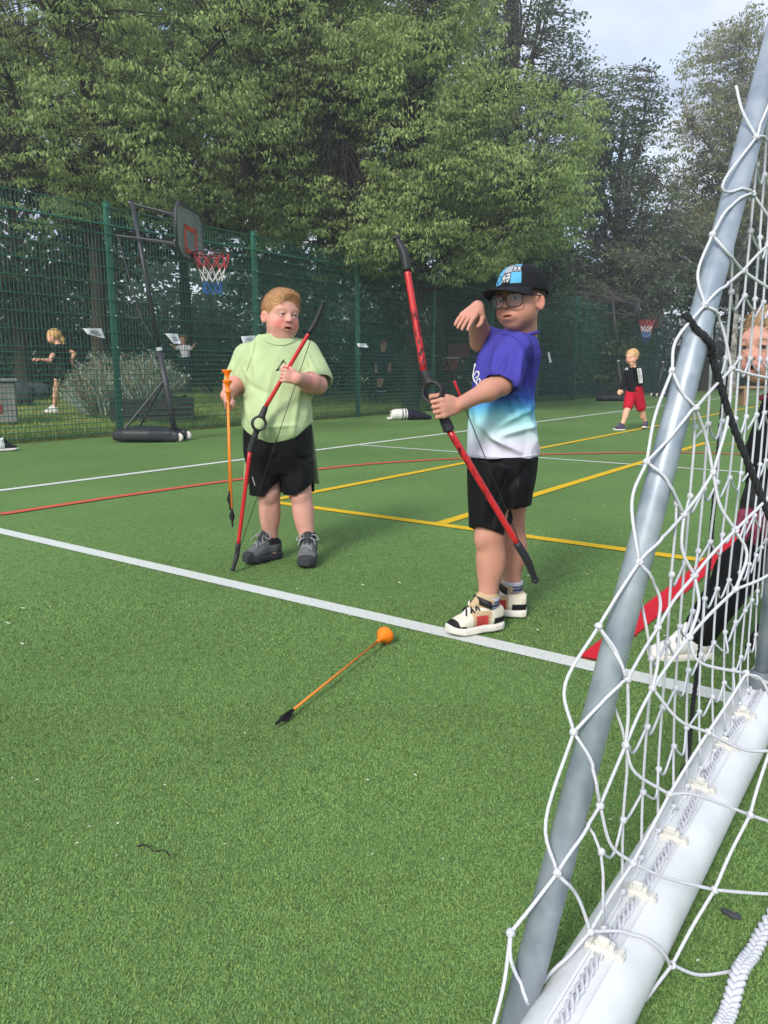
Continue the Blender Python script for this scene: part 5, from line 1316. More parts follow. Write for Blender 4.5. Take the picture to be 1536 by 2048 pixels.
def arrow(label, head, nock, r=.0042, cup=.026, dome=False, group='orange suction arrows'):
    head = np.asarray(head); nock = np.asarray(nock); root = empty('toy_arrow', nock); tag(root, label, 'arrow', group)
    d = nrm(head - nock); s = nrm(np.cross(d, [.2, 1, .1])); t = np.cross(s, d)
    mb = MB(); mb.tube([nock + d * .03, head - d * .04], r, 8); mb.build('shaft', M_ARROW, root, True)
    mb = MB(); mb.lathe(head, d, [(-.062, r * 1.2), (-.055, r * 1.9), (-.042, r * 2.2), (-.03, cup * .42), (-.016, cup * .66), (-.004, cup * .93), (.002, cup), (.004, cup * .96), (-.004, cup * .8), (-.02, cup * .4), (-.022, 0)] if dome else [(-.075, r * 1.2), (-.07, r * 1.9), (-.05, r * 2.0), (-.045, cup * .75), (-.043, cup * .75), (-.034, r * 1.5), (-.02, r * 2.2), (-.006, cup * .8), (0, cup), (.003, cup * .98), (-.002, cup * .8), (-.008, cup * .3), (-.009, 0)], 18); mb.build('suction_head', M_SUCK, root, True)
    mb = MB()
    for k in range(3):
        a = k * 2.094; n = s * math.cos(a) + t * math.sin(a); e = np.cross(d, n) * .0008; o = nock + d * .022
        prof = [(0, .003), (.008, .008), (.02, .0135), (.032, .012), (.045, .007), (.058, .003)]
        vs = []
        for sg in (-1, 1):
            vs += [o + d * x + n * y + e * sg for x, y in prof] + [o + d * x + e * sg for x, y in prof[::-1]]
        m = len(prof) * 2; mb.add(vs, [tuple(range(m)), tuple(range(2 * m - 1, m - 1, -1))] + [(i, (i + 1) % m, m + (i + 1) % m, m + i) for i in range(m)])
    mb.tube([nock, nock + d * .03, nock + d * .08], [.0035, .0045, .005], 8)
    mb.build('fletching', M_STR, root)
    return root
arrow('orange suction arrow held by the boy in green, the higher of his two', J1(454, 741, -.17), J1(460, 1020, -.19), cup=.022)
arrow('orange suction arrow held by the boy in green, the lower of his two', J1(455, 762, -.19), J1(465, 1054, -.21), cup=.022)
hg = gp(770, 1288); ng = gp(552, 1460)
arrow('orange arrow with black fletching lying alone on the turf', hg + [0, 0, .028], ng + [0, 0, .016], r=.0032, cup=.029, dome=True)
# ------------------------------------------------------------------ basketball hoops
M_HOOP = mat('hoop_steel', lin(46, 49, 53), .45, .4, var=.12, vscale=5); M_TANK = mat('hoop_base_plastic', lin(40, 43, 48), .5, .4, var=.1, vscale=4, bump=.1, bscale=80)
M_WHEEL = mat('wheel_white', lin(206, 198, 190), .5, .4)
def board_mat():
    m = bpy.data.materials.new('smoked_board'); m.use_nodes = True; N, L = m.node_tree.nodes, m.node_tree.links; b = N['Principled BSDF']
    b.inputs['Base Color'].default_value = (*lin(128, 138, 136), 1); b.inputs['Roughness'].default_value = .25; b.inputs['Alpha'].default_value = .5; return m
M_BOARD = board_mat(); M_RIM = mat('rim_dark', lin(44, 36, 36), .45, .5); M_TARGET = mat('target_red', lin(176, 66, 52), .5)
NETC = [mat('net_red', lin(206, 66, 74), .8), mat('net_white', lin(224, 218, 216), .8), mat('net_blue', lin(40, 92, 158), .8)]
def hoop(label, o, f):
    """o ground point under the pole foot, f facing direction"""
    o = np.asarray(o, float); f = nrm(f); s = np.cross(ZU, f); A = np.array([f, s, ZU]); q = lambda x, y, z: o + f * x + s * y + ZU * z
    root = empty('basketball_hoop', o); tag(root, label, 'hoop', 'portable basketball hoops')
    fd = Field(np.minimum(q(-1, -.5, 0), q(.3, .5, .3)) - .1, np.maximum(q(-1, -.5, 0), q(.3, .5, .3)) + .1, .012)
    fd.loft(q(-.78, 0, .09), np.array([s, ZU, f]), [(0.14, 0, -.01, .28, .07), (.3, 0, 0, .32, .082), (.6, 0, 0, .30, .08), (.83, 0, -.01, .21, .068)], 0, power=4)
    for y in (-.14, .14): fd.loft(q(-.02, y, .08), np.array([s, ZU, f]), [(0, 0, 0, .075, .07), (.16, 0, -.01, .06, .055)], .02, power=4)
    fd.loft(q(-.70, 0, .19), np.array([s, ZU, f]), [(0, 0, 0, .02, .02), (.6, 0, 0, .02, .02)], .03, 's')
    fd.cone(q(.02, 0, .2), q(.2, 0, .2), .07, .07, .02, 's')
    field_obj('base', fd, M_TANK, root)
    for y in (-.2, .2):
        mb = MB(); mb.lathe(q(.135, y * .72 - .02, .058), s, [(0, 0), (0, .035), (.008, .054), (.035, .054), (.043, .035), (.043, 0)], 18); mb.build('wheel', M_WHEEL, root, True)
    top = q(-.34, 0, 2.78); mb = MB(); mb.tube([q(.04, 0, .06), q(-.02, 0, .5), q(-.11, 0, 1.1)], .035, 14); mb.tube([q(-.11, 0, 1.1), top], .026, 14)
    mb.bbox(q(.06, 0, .07), (.06, .05, .04), A, .01); pole = mb.build('pole', M_HOOP, root, True)
    mb = MB(); mb.lathe(q(-.105, 0, 1.08), top - q(.04, 0, .06), [(0, .039), (.04, .039)], 14); mb.build('pole_collar', M_BOLT, pole, True)
    for y in (-.22, .22):
        mb = MB(); mb.tube([q(-.07, y * .1, .72), q(-.5, y, .16)], .014, 8); mb.build('brace', M_HOOP, root)
    for z0, z1 in ((2.74, 2.58), (2.26, 2.28)):
        for y in (-.05, .05): mb = MB(); mb.tube([q(-.30 - (.24 if z0 < 2.5 else 0), y, z0 - (.0 if z0 > 2.5 else -.14)), q(.30, y * 2, z1)], .012, 8); mb.build('arm', M_HOOP, root)
    mb = MB(); mb.tube(spline([q(-.54, 0, 2.42), q(-.42, 0, 1.9), q(-.30, 0, 1.45), q(-.16, 0, 1.2)], 6), .012, 8); mb.tube(spline([q(-.36, 0, 1.75), q(-.46, .02, 1.6), q(-.46, .02, 1.48), q(-.36, 0, 1.46), q(-.29, 0, 1.5)], 6), .009, 6); mb.build('height_lever', M_HOOP, root, True)
    bz, bw, bh, x = 2.40, .44, .29, .33
    oct_ = [(-bw, -bh + .1), (-bw + .14, -bh), (bw - .14, -bh), (bw, -bh + .1), (bw, bh - .1), (bw - .1, bh), (-bw + .1, bh), (-bw, bh - .1)]
    mb = MB(); n = len(oct_); mb.add([q(x + d, a, bz + b) for d in (-.012, .012) for a, b in oct_], [tuple(range(n))[::-1], tuple(range(n, 2 * n))] + [(i, (i + 1) % n, n + (i + 1) % n, n + i) for i in range(n)]); bd = mb.build('backboard', M_BOARD, root)
    mb = MB(); mb.tube([q(x, a, bz + b) for a, b in oct_], .022, 8, closed=True)
    for y in (-.2, .2): mb.tube([q(x - .02, y, bz - bh), q(x - .02, y, bz + bh)], .014, 6)
    mb.build('board_frame', M_HOOP, bd, True)
    mb = MB(); tq = [(-.18, -.2), (.18, -.2), (.18, .06), (-.18, .06)]
    for i in range(4): a, b = tq[i], tq[(i + 1) % 4]; c = ((a[0] + b[0]) / 2, (a[1] + b[1]) / 2); mb.box(q(x + .0145, c[0], bz + c[1]), (.002, abs(a[0] - b[0]) / 2 + .03, abs(a[1] - b[1]) / 2 + .028), A)
    mb.build('target_square', M_TARGET, bd)
    rc = q(x + .25, 0, 2.19); R = .215; mb = MB(); mb.tube([rc + (f * math.cos(a) + s * math.sin(a)) * R for a in np.linspace(0, 6.2832, 33)[:-1]], .0095, 8, closed=True)
    mb.bbox(q(x + .03, 0, 2.18), (.03, .07, .012), A, .004); mb.tube([q(x, 0, 2.12), q(x + .06, 0, 2.18)], .012, 6); mb.build('rim', M_RIM, root, True)
    # net: diamond cords, red over white over blue
    K = 10; lev = [0, .09, .17, .25, .32, .39, .46]; rad = [1, .86, .72, .60, .53, .49, .5]
    def knot(l, k): a = 2 * math.pi * (k + .5 * (l % 2)) / K; return rc - ZU * (lev[l] + .012 * math.sin(k * 2.1 + l)) + (f * math.cos(a) + s * math.sin(a)) * R * rad[l]
    for ci, (l0, l1) in enumerate(((0, 2), (2, 4), (4, 6))):
        mb = MB()
        for l in range(l0, l1):
            for k in range(K): 
                mb.tube([knot(l, k), knot(l + 1, k)], .004, 4); mb.tube([knot(l, k), knot(l + 1, k - 1 if l % 2 == 0 else k + 1)], .004, 4)
        mb.build('net', NETC[ci], root)
    return root
h1o = gp(345, 882)
hoop('black portable basketball hoop with smoked backboard nearest the camera, left of the boy in green', h1o, [1, -.1, 0])
hoop('far black basketball hoop directly behind the boy in red shorts', gp(1240, 802), [1, -.25, 0])
hoop('farthest basketball hoop, its pole leaning right beside the goal pole', gp(1316, 793), [-1, -.3, 0])
# ------------------------------------------------------------------ notices tied to the fence
M_PAPER = mat('laminated_paper', lin(222, 224, 226), .4, .4, var=.04); M_INK = mat('paper_ink', lin(120, 126, 130), .7)
def notice(label, c4, lines):
    q = [on_plane(a, b, uv(0, FV - .075), V) for a, b in c4]
    root = empty('paper_notice', (q[0] + q[2]) / 2); tag(root, label, 'notice', 'paper notices on the fence')
    vs, fs = [], []; n = 10
    for i in range(n + 1):
        for k in range(n + 1):
            a, b = i / n, k / n; p = (q[0] * (1 - a) + q[1] * a) * (1 - b) + (q[3] * (1 - a) + q[2] * a) * b
            vs.append(p - V * (.012 * math.sin(a * 5 + b * 2) + .02 * b * b))
    for i in range(n):
        for k in range(n): b = i * (n + 1) + k; fs.append((b, b + 1, b + n + 2, b + n + 1))
    o = mesh_obj('sheet', vs, fs, M_PAPER, root, True); md = o.modifiers.new('t', 'SOLIDIFY'); md.thickness = .002
    mb = MB()
    for (b, a0, a1) in lines:
        i = b * n; k = int(i); pts = []
        for a in np.linspace(a0, a1, 6): p = (q[0] * (1 - a) + q[1] * a) * (1 - b) + (q[3] * (1 - a) + q[2] * a) * b; pts.append(p - V * (.012 * math.sin(a * 5 + b * 2) + .02 * b * b + .004))
        mb.tube(pts, .006, 4)
    if lines: mb.build('faded_print', M_INK, root)
LN = [(.35, .3, .8), (.6, .25, .9), (.8, .5, .9)]
notice('white paper notice on the fence beside the running girl', [(166, 657), (205, 657), (208, 677), (172, 668)], LN)
notice('white paper notice on the fence beside the child in white', [(330, 667), (357, 668), (360, 688), (345, 688)], LN[:2])
notice('white paper notice half hidden behind the shoulder of the boy in green', [(482, 673), (512, 671), (512, 690), (485, 690)], LN[:1])
notice('small folded paper notice on the fence right of the boy in green', [(714, 687), (733, 687), (736, 695), (714, 694)], [])
notice('narrow upright paper strip on the fence right of the boy in the cap', [(1095, 705), (1100, 704), (1102, 725), (1097, 726)], [])
# ------------------------------------------------------------------ behind the fence
def planter():
    Y = 12.6; c = gl(305, Y); root = empty('wooden_planter', c); tag(root, 'dark wooden slatted planter box below the silvery bush', 'planter')
    m = mat('dark_timber', lin(52, 48, 44), .8, .2, var=.25, vscale=9, bump=.4, bscale=40); A = [np.array([.94, .34, 0]), np.array([-.34, .94, 0]), ZU]; w, d, hh = .62, .42, .36
    for k in range(4):
        for sgn in (-1, 1):
            MB().bbox(c + A[1] * sgn * d + ZU * (.06 + .092 * k), (w, .014, .041), A, .006).build('slat', m, root); MB().bbox(c + A[0] * sgn * w + ZU * (.06 + .092 * k), (.014, d - .016, .041), A, .006).build('slat', m, root)
    for a in (-1, 1):
        for b in (-1, 1): MB().bbox(c + A[0] * a * (w - .05) + A[1] * b * (d - .05) + ZU * .2, (.03, .03, .2), A, .005).build('post', m, root)
    MB().box(c + ZU * .34, (w - .02, d - .02, .02), A).build('soil', mat('soil', lin(50, 40, 30), .95, .05, bump=.8, bscale=40), root)
planter()
def silver_bush(label, px, Y, rx, rz, z0, n, seed):
    rng = np.random.default_rng(seed); b = gl(px, Y); root = empty('silver_bush', b); tag(root, label, 'bush', 'silvery bushes behind the fence')
    N_ = n; th = rng.uniform(0, 6.283, N_); r = np.sqrt(rng.random(N_)) ; base = b + np.stack([np.cos(th) * r * rx * .5, np.sin(th) * r * rx * .35, np.full(N_, z0)], 1)
    tip = b + np.stack([np.cos(th) * r * rx, np.sin(th) * r * rx * .6, z0 + rz * (1 - .55 * r ** 2) * rng.uniform(.6, 1.1, N_)], 1)
    d = tip - base; s = unit(np.cross(d, rng.normal(0, 1, (N_, 3)))) * .006
    mid = base + d * .6 + rng.normal(0, .03, (N_, 3))
    V_ = np.stack([base - s, base + s, mid - s, mid + s, tip - s * .6, tip + s * .6], 1).reshape(-1, 3); i = np.arange(N_)[:, None] * 6
    F = np.concatenate([i + [0, 1, 3, 2], i + [2, 3, 5, 4]], 0)
    o = mesh_obj('stems', V_, F, mat('stem_vc', vcol=True, rough=.8, spec=.1, trans=.1), root)
    t = rng.random(N_)[:, None]; col = np.where(t < .62, np.array(lin(164, 178, 166)), np.where(t < .85, np.array(lin(146, 122, 82)), np.array(lin(96, 108, 66)))) * rng.uniform(.6, 1.25, (N_, 1)); set_col(o, np.repeat(col, 6, 0))
    lp = tip[rng.choice(N_, N_ // 2)] + rng.normal(0, .05, (N_ // 2, 3)); lp2 = base[rng.choice(N_, N_ // 2)] * .5 + tip[rng.choice(N_, N_ // 2)] * .5
    foliage('foliage', np.concatenate([lp, lp2]), rng.random(len(lp) + len(lp2)), 5, .07, .05, .012, .1, [lin(96, 92, 60), lin(142, 156, 138), lin(186, 196, 182), lin(170, 154, 104)], root, rng, matname='leaf')
silver_bush('silvery bush with dried brown stems left of the fence post', 222, 12.9, .85, .95, .05, 900, 71)
silver_bush('silvery bush with dried flower stems in the planter box, right of the fence post', 300, 12.6, .62, .75, .33, 600, 72)
def boulder(label, c, r, seed, m):
    fd = Field(c - np.array(r) * 1.5, c + np.array(r) * 1.5, .02); fd.ell(c, r, None, 0); v, f = fd.mesh(); v = v + normals(v, f) * (.10 * min(r) * 2 * vnoise(v, 3., seed))[:, None]
    o = mesh_obj('boulder', v, f, m, None, True, origin=c - ZU * r[2] * .7); tag(o, label, 'boulder', 'dark boulders on the lawn')
MST = mat('dark_stone', lin(66, 68, 72), .85, .2, var=.3, vscale=7, bump=.6, bscale=20, bdist=.03)
b_ = gl(38, 14.2); boulder('dark grey boulder behind the grey block at the left edge', b_ + ZU * .18, (.34, .3, .26), 2, MST)
b_ = gl(72, 15.5); boulder('low dark boulder left of the running girl', b_ + ZU * .12, (.36, .3, .2), 5, MST)
def grey_block():
    c = gl(-8, 11.4); root = empty('concrete_block', c); tag(root, 'grey weathered block with a red mark at the left edge behind the fence', 'block')
    A = [nrm([1, .5, 0]), nrm([-.5, 1, 0]), ZU]; m = mat('weathered_grey', lin(120, 118, 116), .85, .2, var=.25, vscale=5, bump=.4, bscale=30)
    MB().bbox(c + ZU * .30, (.30, .28, .30), A, .02).build('block', m, root); MB().bbox(c + ZU * .62, (.33, .31, .025), A, .01).build('cap_slab', m, root)
    MB().bbox(c + ZU * .22 - A[1] * .283, (.10, .004, .07), A, .003).build('red_mark', mat('mark_red', lin(130, 40, 36), .7), root)
grey_block()
def picnic_table(label, c, rz, seat_z, top_z, m):
    root = empty('picnic_table', c); tag(root, label, 'table', 'dark picnic tables on the lawn'); A = [np.array([math.cos(rz), math.sin(rz), 0]), np.array([-math.sin(rz), math.cos(rz), 0]), ZU]
    for k in range(4): MB().bbox(c + A[1] * (k - 1.5) * .15 + ZU * top_z, (.75, .068, .018), A, .005).build('top_plank', m, root)
    for sg in (-1, 1):
        for k in range(2): MB().bbox(c + A[1] * (sg * .62 + (k - .5) * .13) + ZU * seat_z, (.75, .058, .018), A, .005).build('seat_plank', m, root)
        for e in (-.5, .5):
            mb = MB(); mb.tube([c + A[0] * e + A[1] * sg * .22 + ZU * (top_z - .03), c + A[0] * e + A[1] * sg * .62 + ZU * .0], .035, 4); mb.build('leg', m, root)
    for e in (-.5, .5): MB().bbox(c + A[0] * (e + .05) + ZU * (seat_z - .04), (.02, .7, .03), A, .004).build('cross_beam', m, root)
MT = mat('dark_timber2', lin(44, 44, 44), .8, .2, var=.25, vscale=8, bump=.3, bscale=40)
c_ = gl(785, 19.25); picnic_table('dark picnic table under the brown-haired child', c_, .15, .34 - c_[2] - .03, .62, MT)
def dark_deck():
    c = gl(372, 19.0); root = empty('dark_platform', c); tag(root, 'low dark timber platform under the child in white', 'platform'); z = .86 - (757 - 739) * 19.0 / 1566 - .028 - c[2]
    for k in range(6): MB().bbox(c + np.array([0, (k - 2.5) * .13, z]), (.5, .06, .018), None, .005).build('plank', MT, root)
    for a in (-1, 1):
        for b in (-1, 1): mb = MB(); mb.tube([c + np.array([a * .4, b * .28, z]), c + np.array([a * .62, b * .34, -.02])], .045, 6); mb.build('leg', MT, root)
    MB().bbox(c + np.array([-.1, -.37, z * .5]), (.34, .02, z * .42), None, .01).build('skirt_board', MT, root)
dark_deck()
def bench():
    c = gp(1530, 812); root = empty('wooden_bench', c); tag(root, 'pale wooden plank bench far behind the net at the right edge', 'bench'); m = mat('pale_timber', lin(150, 122, 92), .8, .2, var=.2, vscale=6, bump=.3, bscale=30)
    for k in range(2): MB().bbox(c + np.array([.2, k * .16, .44]), (.95, .07, .025), None, .006).build('plank', m, root)
    for x in (-.5, .8): MB().bbox(c + np.array([x, .08, .205]), (.05, .15, .208), None, .008).build('leg', m, root)
bench()
# small toy hoop behind the fence
def mini_hoop():
    c = gl(905, 20.0); root = empty('toy_hoop', c); tag(root, 'small red toy basketball hoop with white net behind the fence, below the raised arm', 'hoop'); z = .86 + (739 - 712) * 20 / 1566. - c[2]
    mb = MB(); mb.tube([c + ZU * 0, c + ZU * (z + .25)], .03, 8); mb.bbox(c + ZU * .04, (.25, .2, .04), None, .02); mb.build('stand', M_HOOP, root)
    MB().bbox(c + np.array([.12, -.06, z + .12]), (.26, .02, .17), None, .01).build('backboard', mat('board_dark_red', lin(112, 52, 46), .6), root)
    mb = MB(); rc = c + np.array([-.08, -.3, z - .06]); mb.tube([rc + np.array([math.cos(a) * .2, math.sin(a) * .2, 0]) for a in np.linspace(0, 6.28, 21)[:-1]], .014, 6, closed=True); mb.build('rim', NETC[1], root, True)
    mb = MB()
    for k in range(12): a = k * math.pi / 6; mb.tube([rc + np.array([math.cos(a) * .2, math.sin(a) * .2, 0]), rc + np.array([math.cos(a + .5) * .12, math.sin(a + .5) * .12, -.3])], .008, 4)
    mb.build('net', NETC[0], root)
mini_hoop()
# ------------------------------------------------------------------ things lying on the turf
def rolled_jumper():
    c = gp(800, 840); root = empty('rolled_jumper', c); tag(root, 'rolled-up navy and white striped jumper lying by the fence', 'jumper'); ax = nrm([1, .25, 0]); sd = np.cross(ZU, ax)
    fd = Field(c - [.4, .35, .03], c + [.75, .35, .3], .008); A = np.array([sd, ZU, ax])
    fd.loft(c + ZU * .095 - ax * .16, A, [(0, 0, -.005, .075, .075), (.05, 0, 0, .09, .088), (.25, 0, .005, .105, .098), (.40, .01, -.01, .12, .09), (.58, .02, -.03, .12, .062), (.72, .02, -.06, .07, .03)], 0)
    fd.cone(c + ZU * .1 - ax * .3, c + ZU * .1 - ax * .1, .045, .035, .01, 's'); fd.loft(c + ZU * .03 - ax * .22, A, [(0, .02, 0, .05, .025), (.12, .02, 0, .05, .025)], .01)
    def paint(v):
        t = (v - c) @ ax; col = np.tile(np.array(lin(208, 206, 200)), (len(v), 1)); col[(t > .02) & (t < .04)] = lin(70, 72, 80); col[(t > .07) & (t < .09)] = lin(70, 72, 80); col[t > .115] = lin(34, 36, 46); return col
    field_obj('cloth_roll', fd, mat('knit_vc', vcol=True, rough=.95, spec=.05, bump=.6, bscale=90, bdist=.006), root, paint, disp=lambda v: .007 * vnoise(v, 16.))
rolled_jumper()
se = empty('trainer', gp(10, 905)); tag(se, 'white and black trainer lying on the turf at the left edge', 'shoe')
def ptr(l):
    c = np.tile(np.array(lin(214, 214, 210)), (len(l), 1)); c[(l[:, 2] > .4) & (l[:, 1] > .3)] = lin(26, 26, 28); return c
shoe(se, gp(-12, 904) + ZU * .004, gp(30, 901), ZU, .25, .10, .095, dict(sole=mat('sole_white', (1, 1, 1)), upper=mat('shoe_panels', (1, 1, 1)), lace=mat('lace_black', (0, 0, 0)), paint=ptr, vox=.004))
def litter():
    rng = np.random.default_rng(21); mb = MB(); big = [(25, 1566), (75, 1570), (236, 1658), (180, 1664), (155, 1698), (235, 1723), (330, 1580), (25, 1860), (490, 1475), (745, 1720), (640, 1165), (490, 1258), (430, 1140), (885, 1730), (735, 1570), (930, 1100), (1290, 1470), (780, 1200), (1395, 1935), (300, 1180), (100, 1220), (620, 1370), (830, 1560), (450, 1700), (95, 1250), (1220, 1650), (1000, 1620), (870, 1420)]
    for k, (a, b) in enumerate(big):
        c = gp(a, b) + ZU * .012; th = rng.uniform(0, 6.28); d = np.array([math.cos(th), math.sin(th), .1]); s = np.array([-math.sin(th), math.cos(th), 0]); l = rng.uniform(.003, .007); w = rng.uniform(.001, .0022)
        mb.add([c - d * l - s * w * .3, c - s * w + ZU * .001, c + d * l, c + s * w + ZU * .001], [(0, 1, 2, 3)])
    for k in range(24):
        c = gp(rng.uniform(0, 1536), rng.uniform(900, 1300)) + ZU * .012; th = rng.uniform(0, 6.28); d = np.array([math.cos(th), math.sin(th), .1]); s = np.array([-math.sin(th), math.cos(th), 0]); l = rng.uniform(.006, .016); w = rng.uniform(.002, .005)
        mb.add([c - d * l, c - s * w, c + d * l, c + s * w], [(0, 1, 2, 3)])
    tag(mb.build('litter_flecks', mat('fleck_pale', lin(206, 206, 188), .8)), 'pale flecks of dry leaf and paper scattered on the turf', kind='stuff')
litter()
mb = MB(); mb.tube(spline([gp(275, 1707) + ZU * .014, gp(292, 1708) + ZU * .018, gp(310, 1716) + ZU * .013, gp(328, 1716) + ZU * .016, gp(340, 1725) + ZU * .014], 4), [.001, .002, .0022, .0018, .0014, .001, .001, .001, .001, .0014, .001, .001, .001, .0012, .0018, .0024, .0018], 6)
tag(mb.build('twig', M_BARK, None, True, origin=gp(305, 1715)), 'small dark twig lying on the near turf at left', 'twig')
fd = Field(gp(1460, 1840) - .03, gp(1460, 1840) + [.03, .03, .05], .002); g_ = gp(1460, 1842); fd.ell(g_ + ZU * .012, (.006, .009, .005), None, 0); fd.ell(g_ + [.009, -.004, .011], (.006, .006, .005), None, .004); fd.ell(g_ + [-.007, .008, .012], (.005, .007, .004), None, .004)
v, f = fd.mesh(); tag(mesh_obj('dark_pebble', v, f, MST, None, True, origin=g_), 'small dark lump on the turf inside the net at lower right', 'pebble')
# ------------------------------------------------------------------ the goal in front, right
M_GALV = mat('galvanised', lin(132, 144, 156), .42, .5, metal=.3, col2=lin(164, 173, 182), vscale=22, bump=.12, bscale=40, bdist=.003, detail=8)
M_ALU = mat('white_bar', lin(220, 222, 224), .4, .45, col2=lin(204, 206, 206), vscale=9, detail=9, bump=.06, bscale=60)
M_CORD = mat('net_cord', lin(198, 200, 206), .85, .15, bump=.8, bscale=420, bdist=.002)
M_CLIP = mat('clip_plastic', lin(206, 204, 196), .5, .4)
def D_(px, py, dep): return CAMP + ray(px, py) / F_PX * dep
PA, PB = D_(1040, 2030, .985), D_(1462, 419, 1.29)
pd = nrm(PB - PA); PFOOT = PA - pd * (PA[2] / pd[2]); PTOP = PA + pd * ((1.95 - PA[2]) / pd[2])
goal = empty('football_goal', uv(1.6, .29)); tag(goal, 'folding football goal with white ground bar and galvanised poles in the right foreground', 'goal')
BV = .288
# ground bar: rounded profile with a channel along its top
prof = []
for a in np.linspace(math.radians(72), math.radians(-252), 34): prof.append((math.cos(a) * .056, .052 + math.sin(a) * .05))
prof += [(-.0173, .0905), (.0173, .0905)][:0]
prof = prof + [(-.015, .0985), (-.015, .095), (-.012, .0945), (.012, .0945), (.015, .095), (.015, .0985)]
n = len(prof); us = np.linspace(.35, 4.6, 12); vs, fs = [], []
for u_ in us: vs += [uv(u_, BV - a, b) for a, b in prof]
for i in range(len(us) - 1):
    for k in range(n): l = (k + 1) % n; fs.append((i * n + k, i * n + l, (i + 1) * n + l, (i + 1) * n + k))
fs += [tuple(range(n))[::-1], tuple((len(us) - 1) * n + k for k in range(n))]
o = mesh_obj('ground_bar', vs, fs, M_ALU, goal); 
o.data.polygons.foreach_set('use_smooth', np.array([len(p.vertices) == 4 for p in o.data.polygons])); o.data.set_sharp_from_angle(angle=math.radians(35))
mb = MB(); mb.tube([PFOOT + ZU * .01, PTOP], .0205, 28); mb.build('stanchion', M_GALV, goal, True)
UP = uv(gp(1497, 1440)[0] * U[0] + gp(1497, 1440)[1] * U[1] + .0, BV, .085)
mb = MB(); mb.tube([UP, UP + np.array([.05, .04, 1.85])], .019, 20)
mb.build('upright', M_GALV, goal, True)
mb = MB(); mb.lathe(UP - ZU * .006, [.027, .02, 1], [(0, 0), (0, .030), (.012, .034), (.05, .027), (.056, .02)], 20); mb.build('upright_socket', mat('socket_grey', lin(96, 102, 108), .5), goal, True)
mb = MB(); mb.tube([PTOP, PTOP + U * 2.6 + ZU * .03], .0212, 16); mb.build('top_rail', M_GALV, goal, True)
mb = MB(); mb.tube([PTOP + U * 2.6 + ZU * .03, uv(4.5, BV, .06)], .0212, 16); mb.build('front_post', M_ALU, goal, True)
# net clips and the lacing cord in the channel
A_ = [U, V, ZU]
clip_u = [.905, 1.045, 1.215, 1.405, 1.60, 1.78, 2.1, 2.3, 2.5]
cm = None
for u_ in clip_u:
    c = uv(u_, BV, .098)
    if cm is None:
        m_ = MB(); m_.bbox(c, (.007, .027, .005), A_, .002); m_.bbox(c + ZU * .009, (.006, .013, .006), A_, .002); m_.bbox(c + V * .021 + ZU * .005, (.009, .004, .003), A_, .001); m_.bbox(c - V * .021 + ZU * .005, (.009, .004, .003), A_, .001); m_.bbox(c + ZU * .018 - U * .006, (.004, .008, .006), A_, .002)
        o = m_.build('net_clip', M_CLIP, goal, origin=c); cm = o.data
    else: o = bpy.data.objects.new('net_clip', cm); COL.objects.link(o); o.parent = goal; o.location = c - WPOS[goal.name]

rng_n = np.random.default_rng(5)
def clear(q, m=.0245):
    """keeps cords outside the pole, the ground bar and the turf"""
    q = np.array(q, float)
    for i in range(len(q)):
        c = PFOOT + pd * np.dot(q[i] - PFOOT, pd); off = q[i] - c; d = np.linalg.norm(off)
        if d < m:
            tc = nrm(CAMP - q[i]); tc = nrm(tc - pd * np.dot(tc, pd)); w = nrm(off + tc * max(m - d, .006)); q[i] = c + w * m
        x, z = np.dot(q[i], V) - BV, q[i][2] - .052; e = math.hypot(x / .0605, z / .0545)
        if e < 1: k = 1 / max(e, .05); q[i] += V * (x * k - x) + ZU * (z * k - z)
        q[i][2] = max(q[i][2], .006)
    return q
def cord(mb, a, b, r=.0030, sag=.0, via=None, seg=6, tw=True):
    a, b = np.asarray(a, float), np.asarray(b, float)
    if via is None: via = [(a + b) / 2 + np.array([0, 0, -sag])]
    q = spline([a] + list(via) + [b], seg); mb.tube(clear(q), r, 7)
def knot_blob(mb, c, r):
    for k in range(3):
        ax = nrm(rng_n.normal(0, 1, 3)); a = nrm(np.cross(ax, [.3, .5, .8])); b = np.cross(ax, a)
        mb.tube([c + (a * math.cos(t) + b * math.sin(t)) * r * .62 for t in np.linspace(0, 6.283, 9)[:-1]], r * .62, 6, closed=True)
net = empty('goal_net', uv(1.3, .3)); tag(net, 'knotted white cord goal net hanging from the galvanised pole to the turf', 'net')
# the slack sheet from the pole down to the braided edge rope
G_ = gp(1500, 1930); NP = np.cross(PB - PA, G_ - PA)
KN = {0: (1505, 303), 1: (1502, 402), 2: (1420, 487), 3: (1484, 548), 4: (1405, 629), 5: (1463, 739), 6: (1341, 753), 7: (1384, 831), 8: (1291, 933), 9: (1426, 946), 10: (1367, 1032), 11: (1471, 1060), 12: (1276, 1134), 13: (1389, 1151), 14: (1471, 1179), 15: (1196, 1257), 16: (1315, 1257), 17: (1379, 1274), 18: (1251, 1362), 19: (1305, 1377), 20: (1147, 1466), 21: (1251, 1491), 22: (1492, 1347), 23: (1416, 1465), 24: (1200, 1611), 25: (1339, 1589), 26: (1116, 1742), 27: (1266, 1726), 28: (1500, 1630), 29: (1429, 1780), 30: (1181, 1862), 31: (1344, 1930), 32: (1088, 2012), 33: (1022, 1862),
      40: (1560, 290), 41: (1560, 470), 42: (1560, 590), 43: (1560, 760), 44: (1570, 960), 45: (1570, 1130), 46: (1570, 1380), 47: (1575, 1500), 48: (1575, 1400), 49: (1575, 1790), 50: (1475, 1972), 51: (1260, 2070), 52: (1150, 2055), 53: (985, 2060), 54: (1570, 1650), 55: (1560, 160), 56: (1470, 180)}
pole_c = lambda z: PFOOT + pd * ((z - PFOOT[2]) / pd[2])
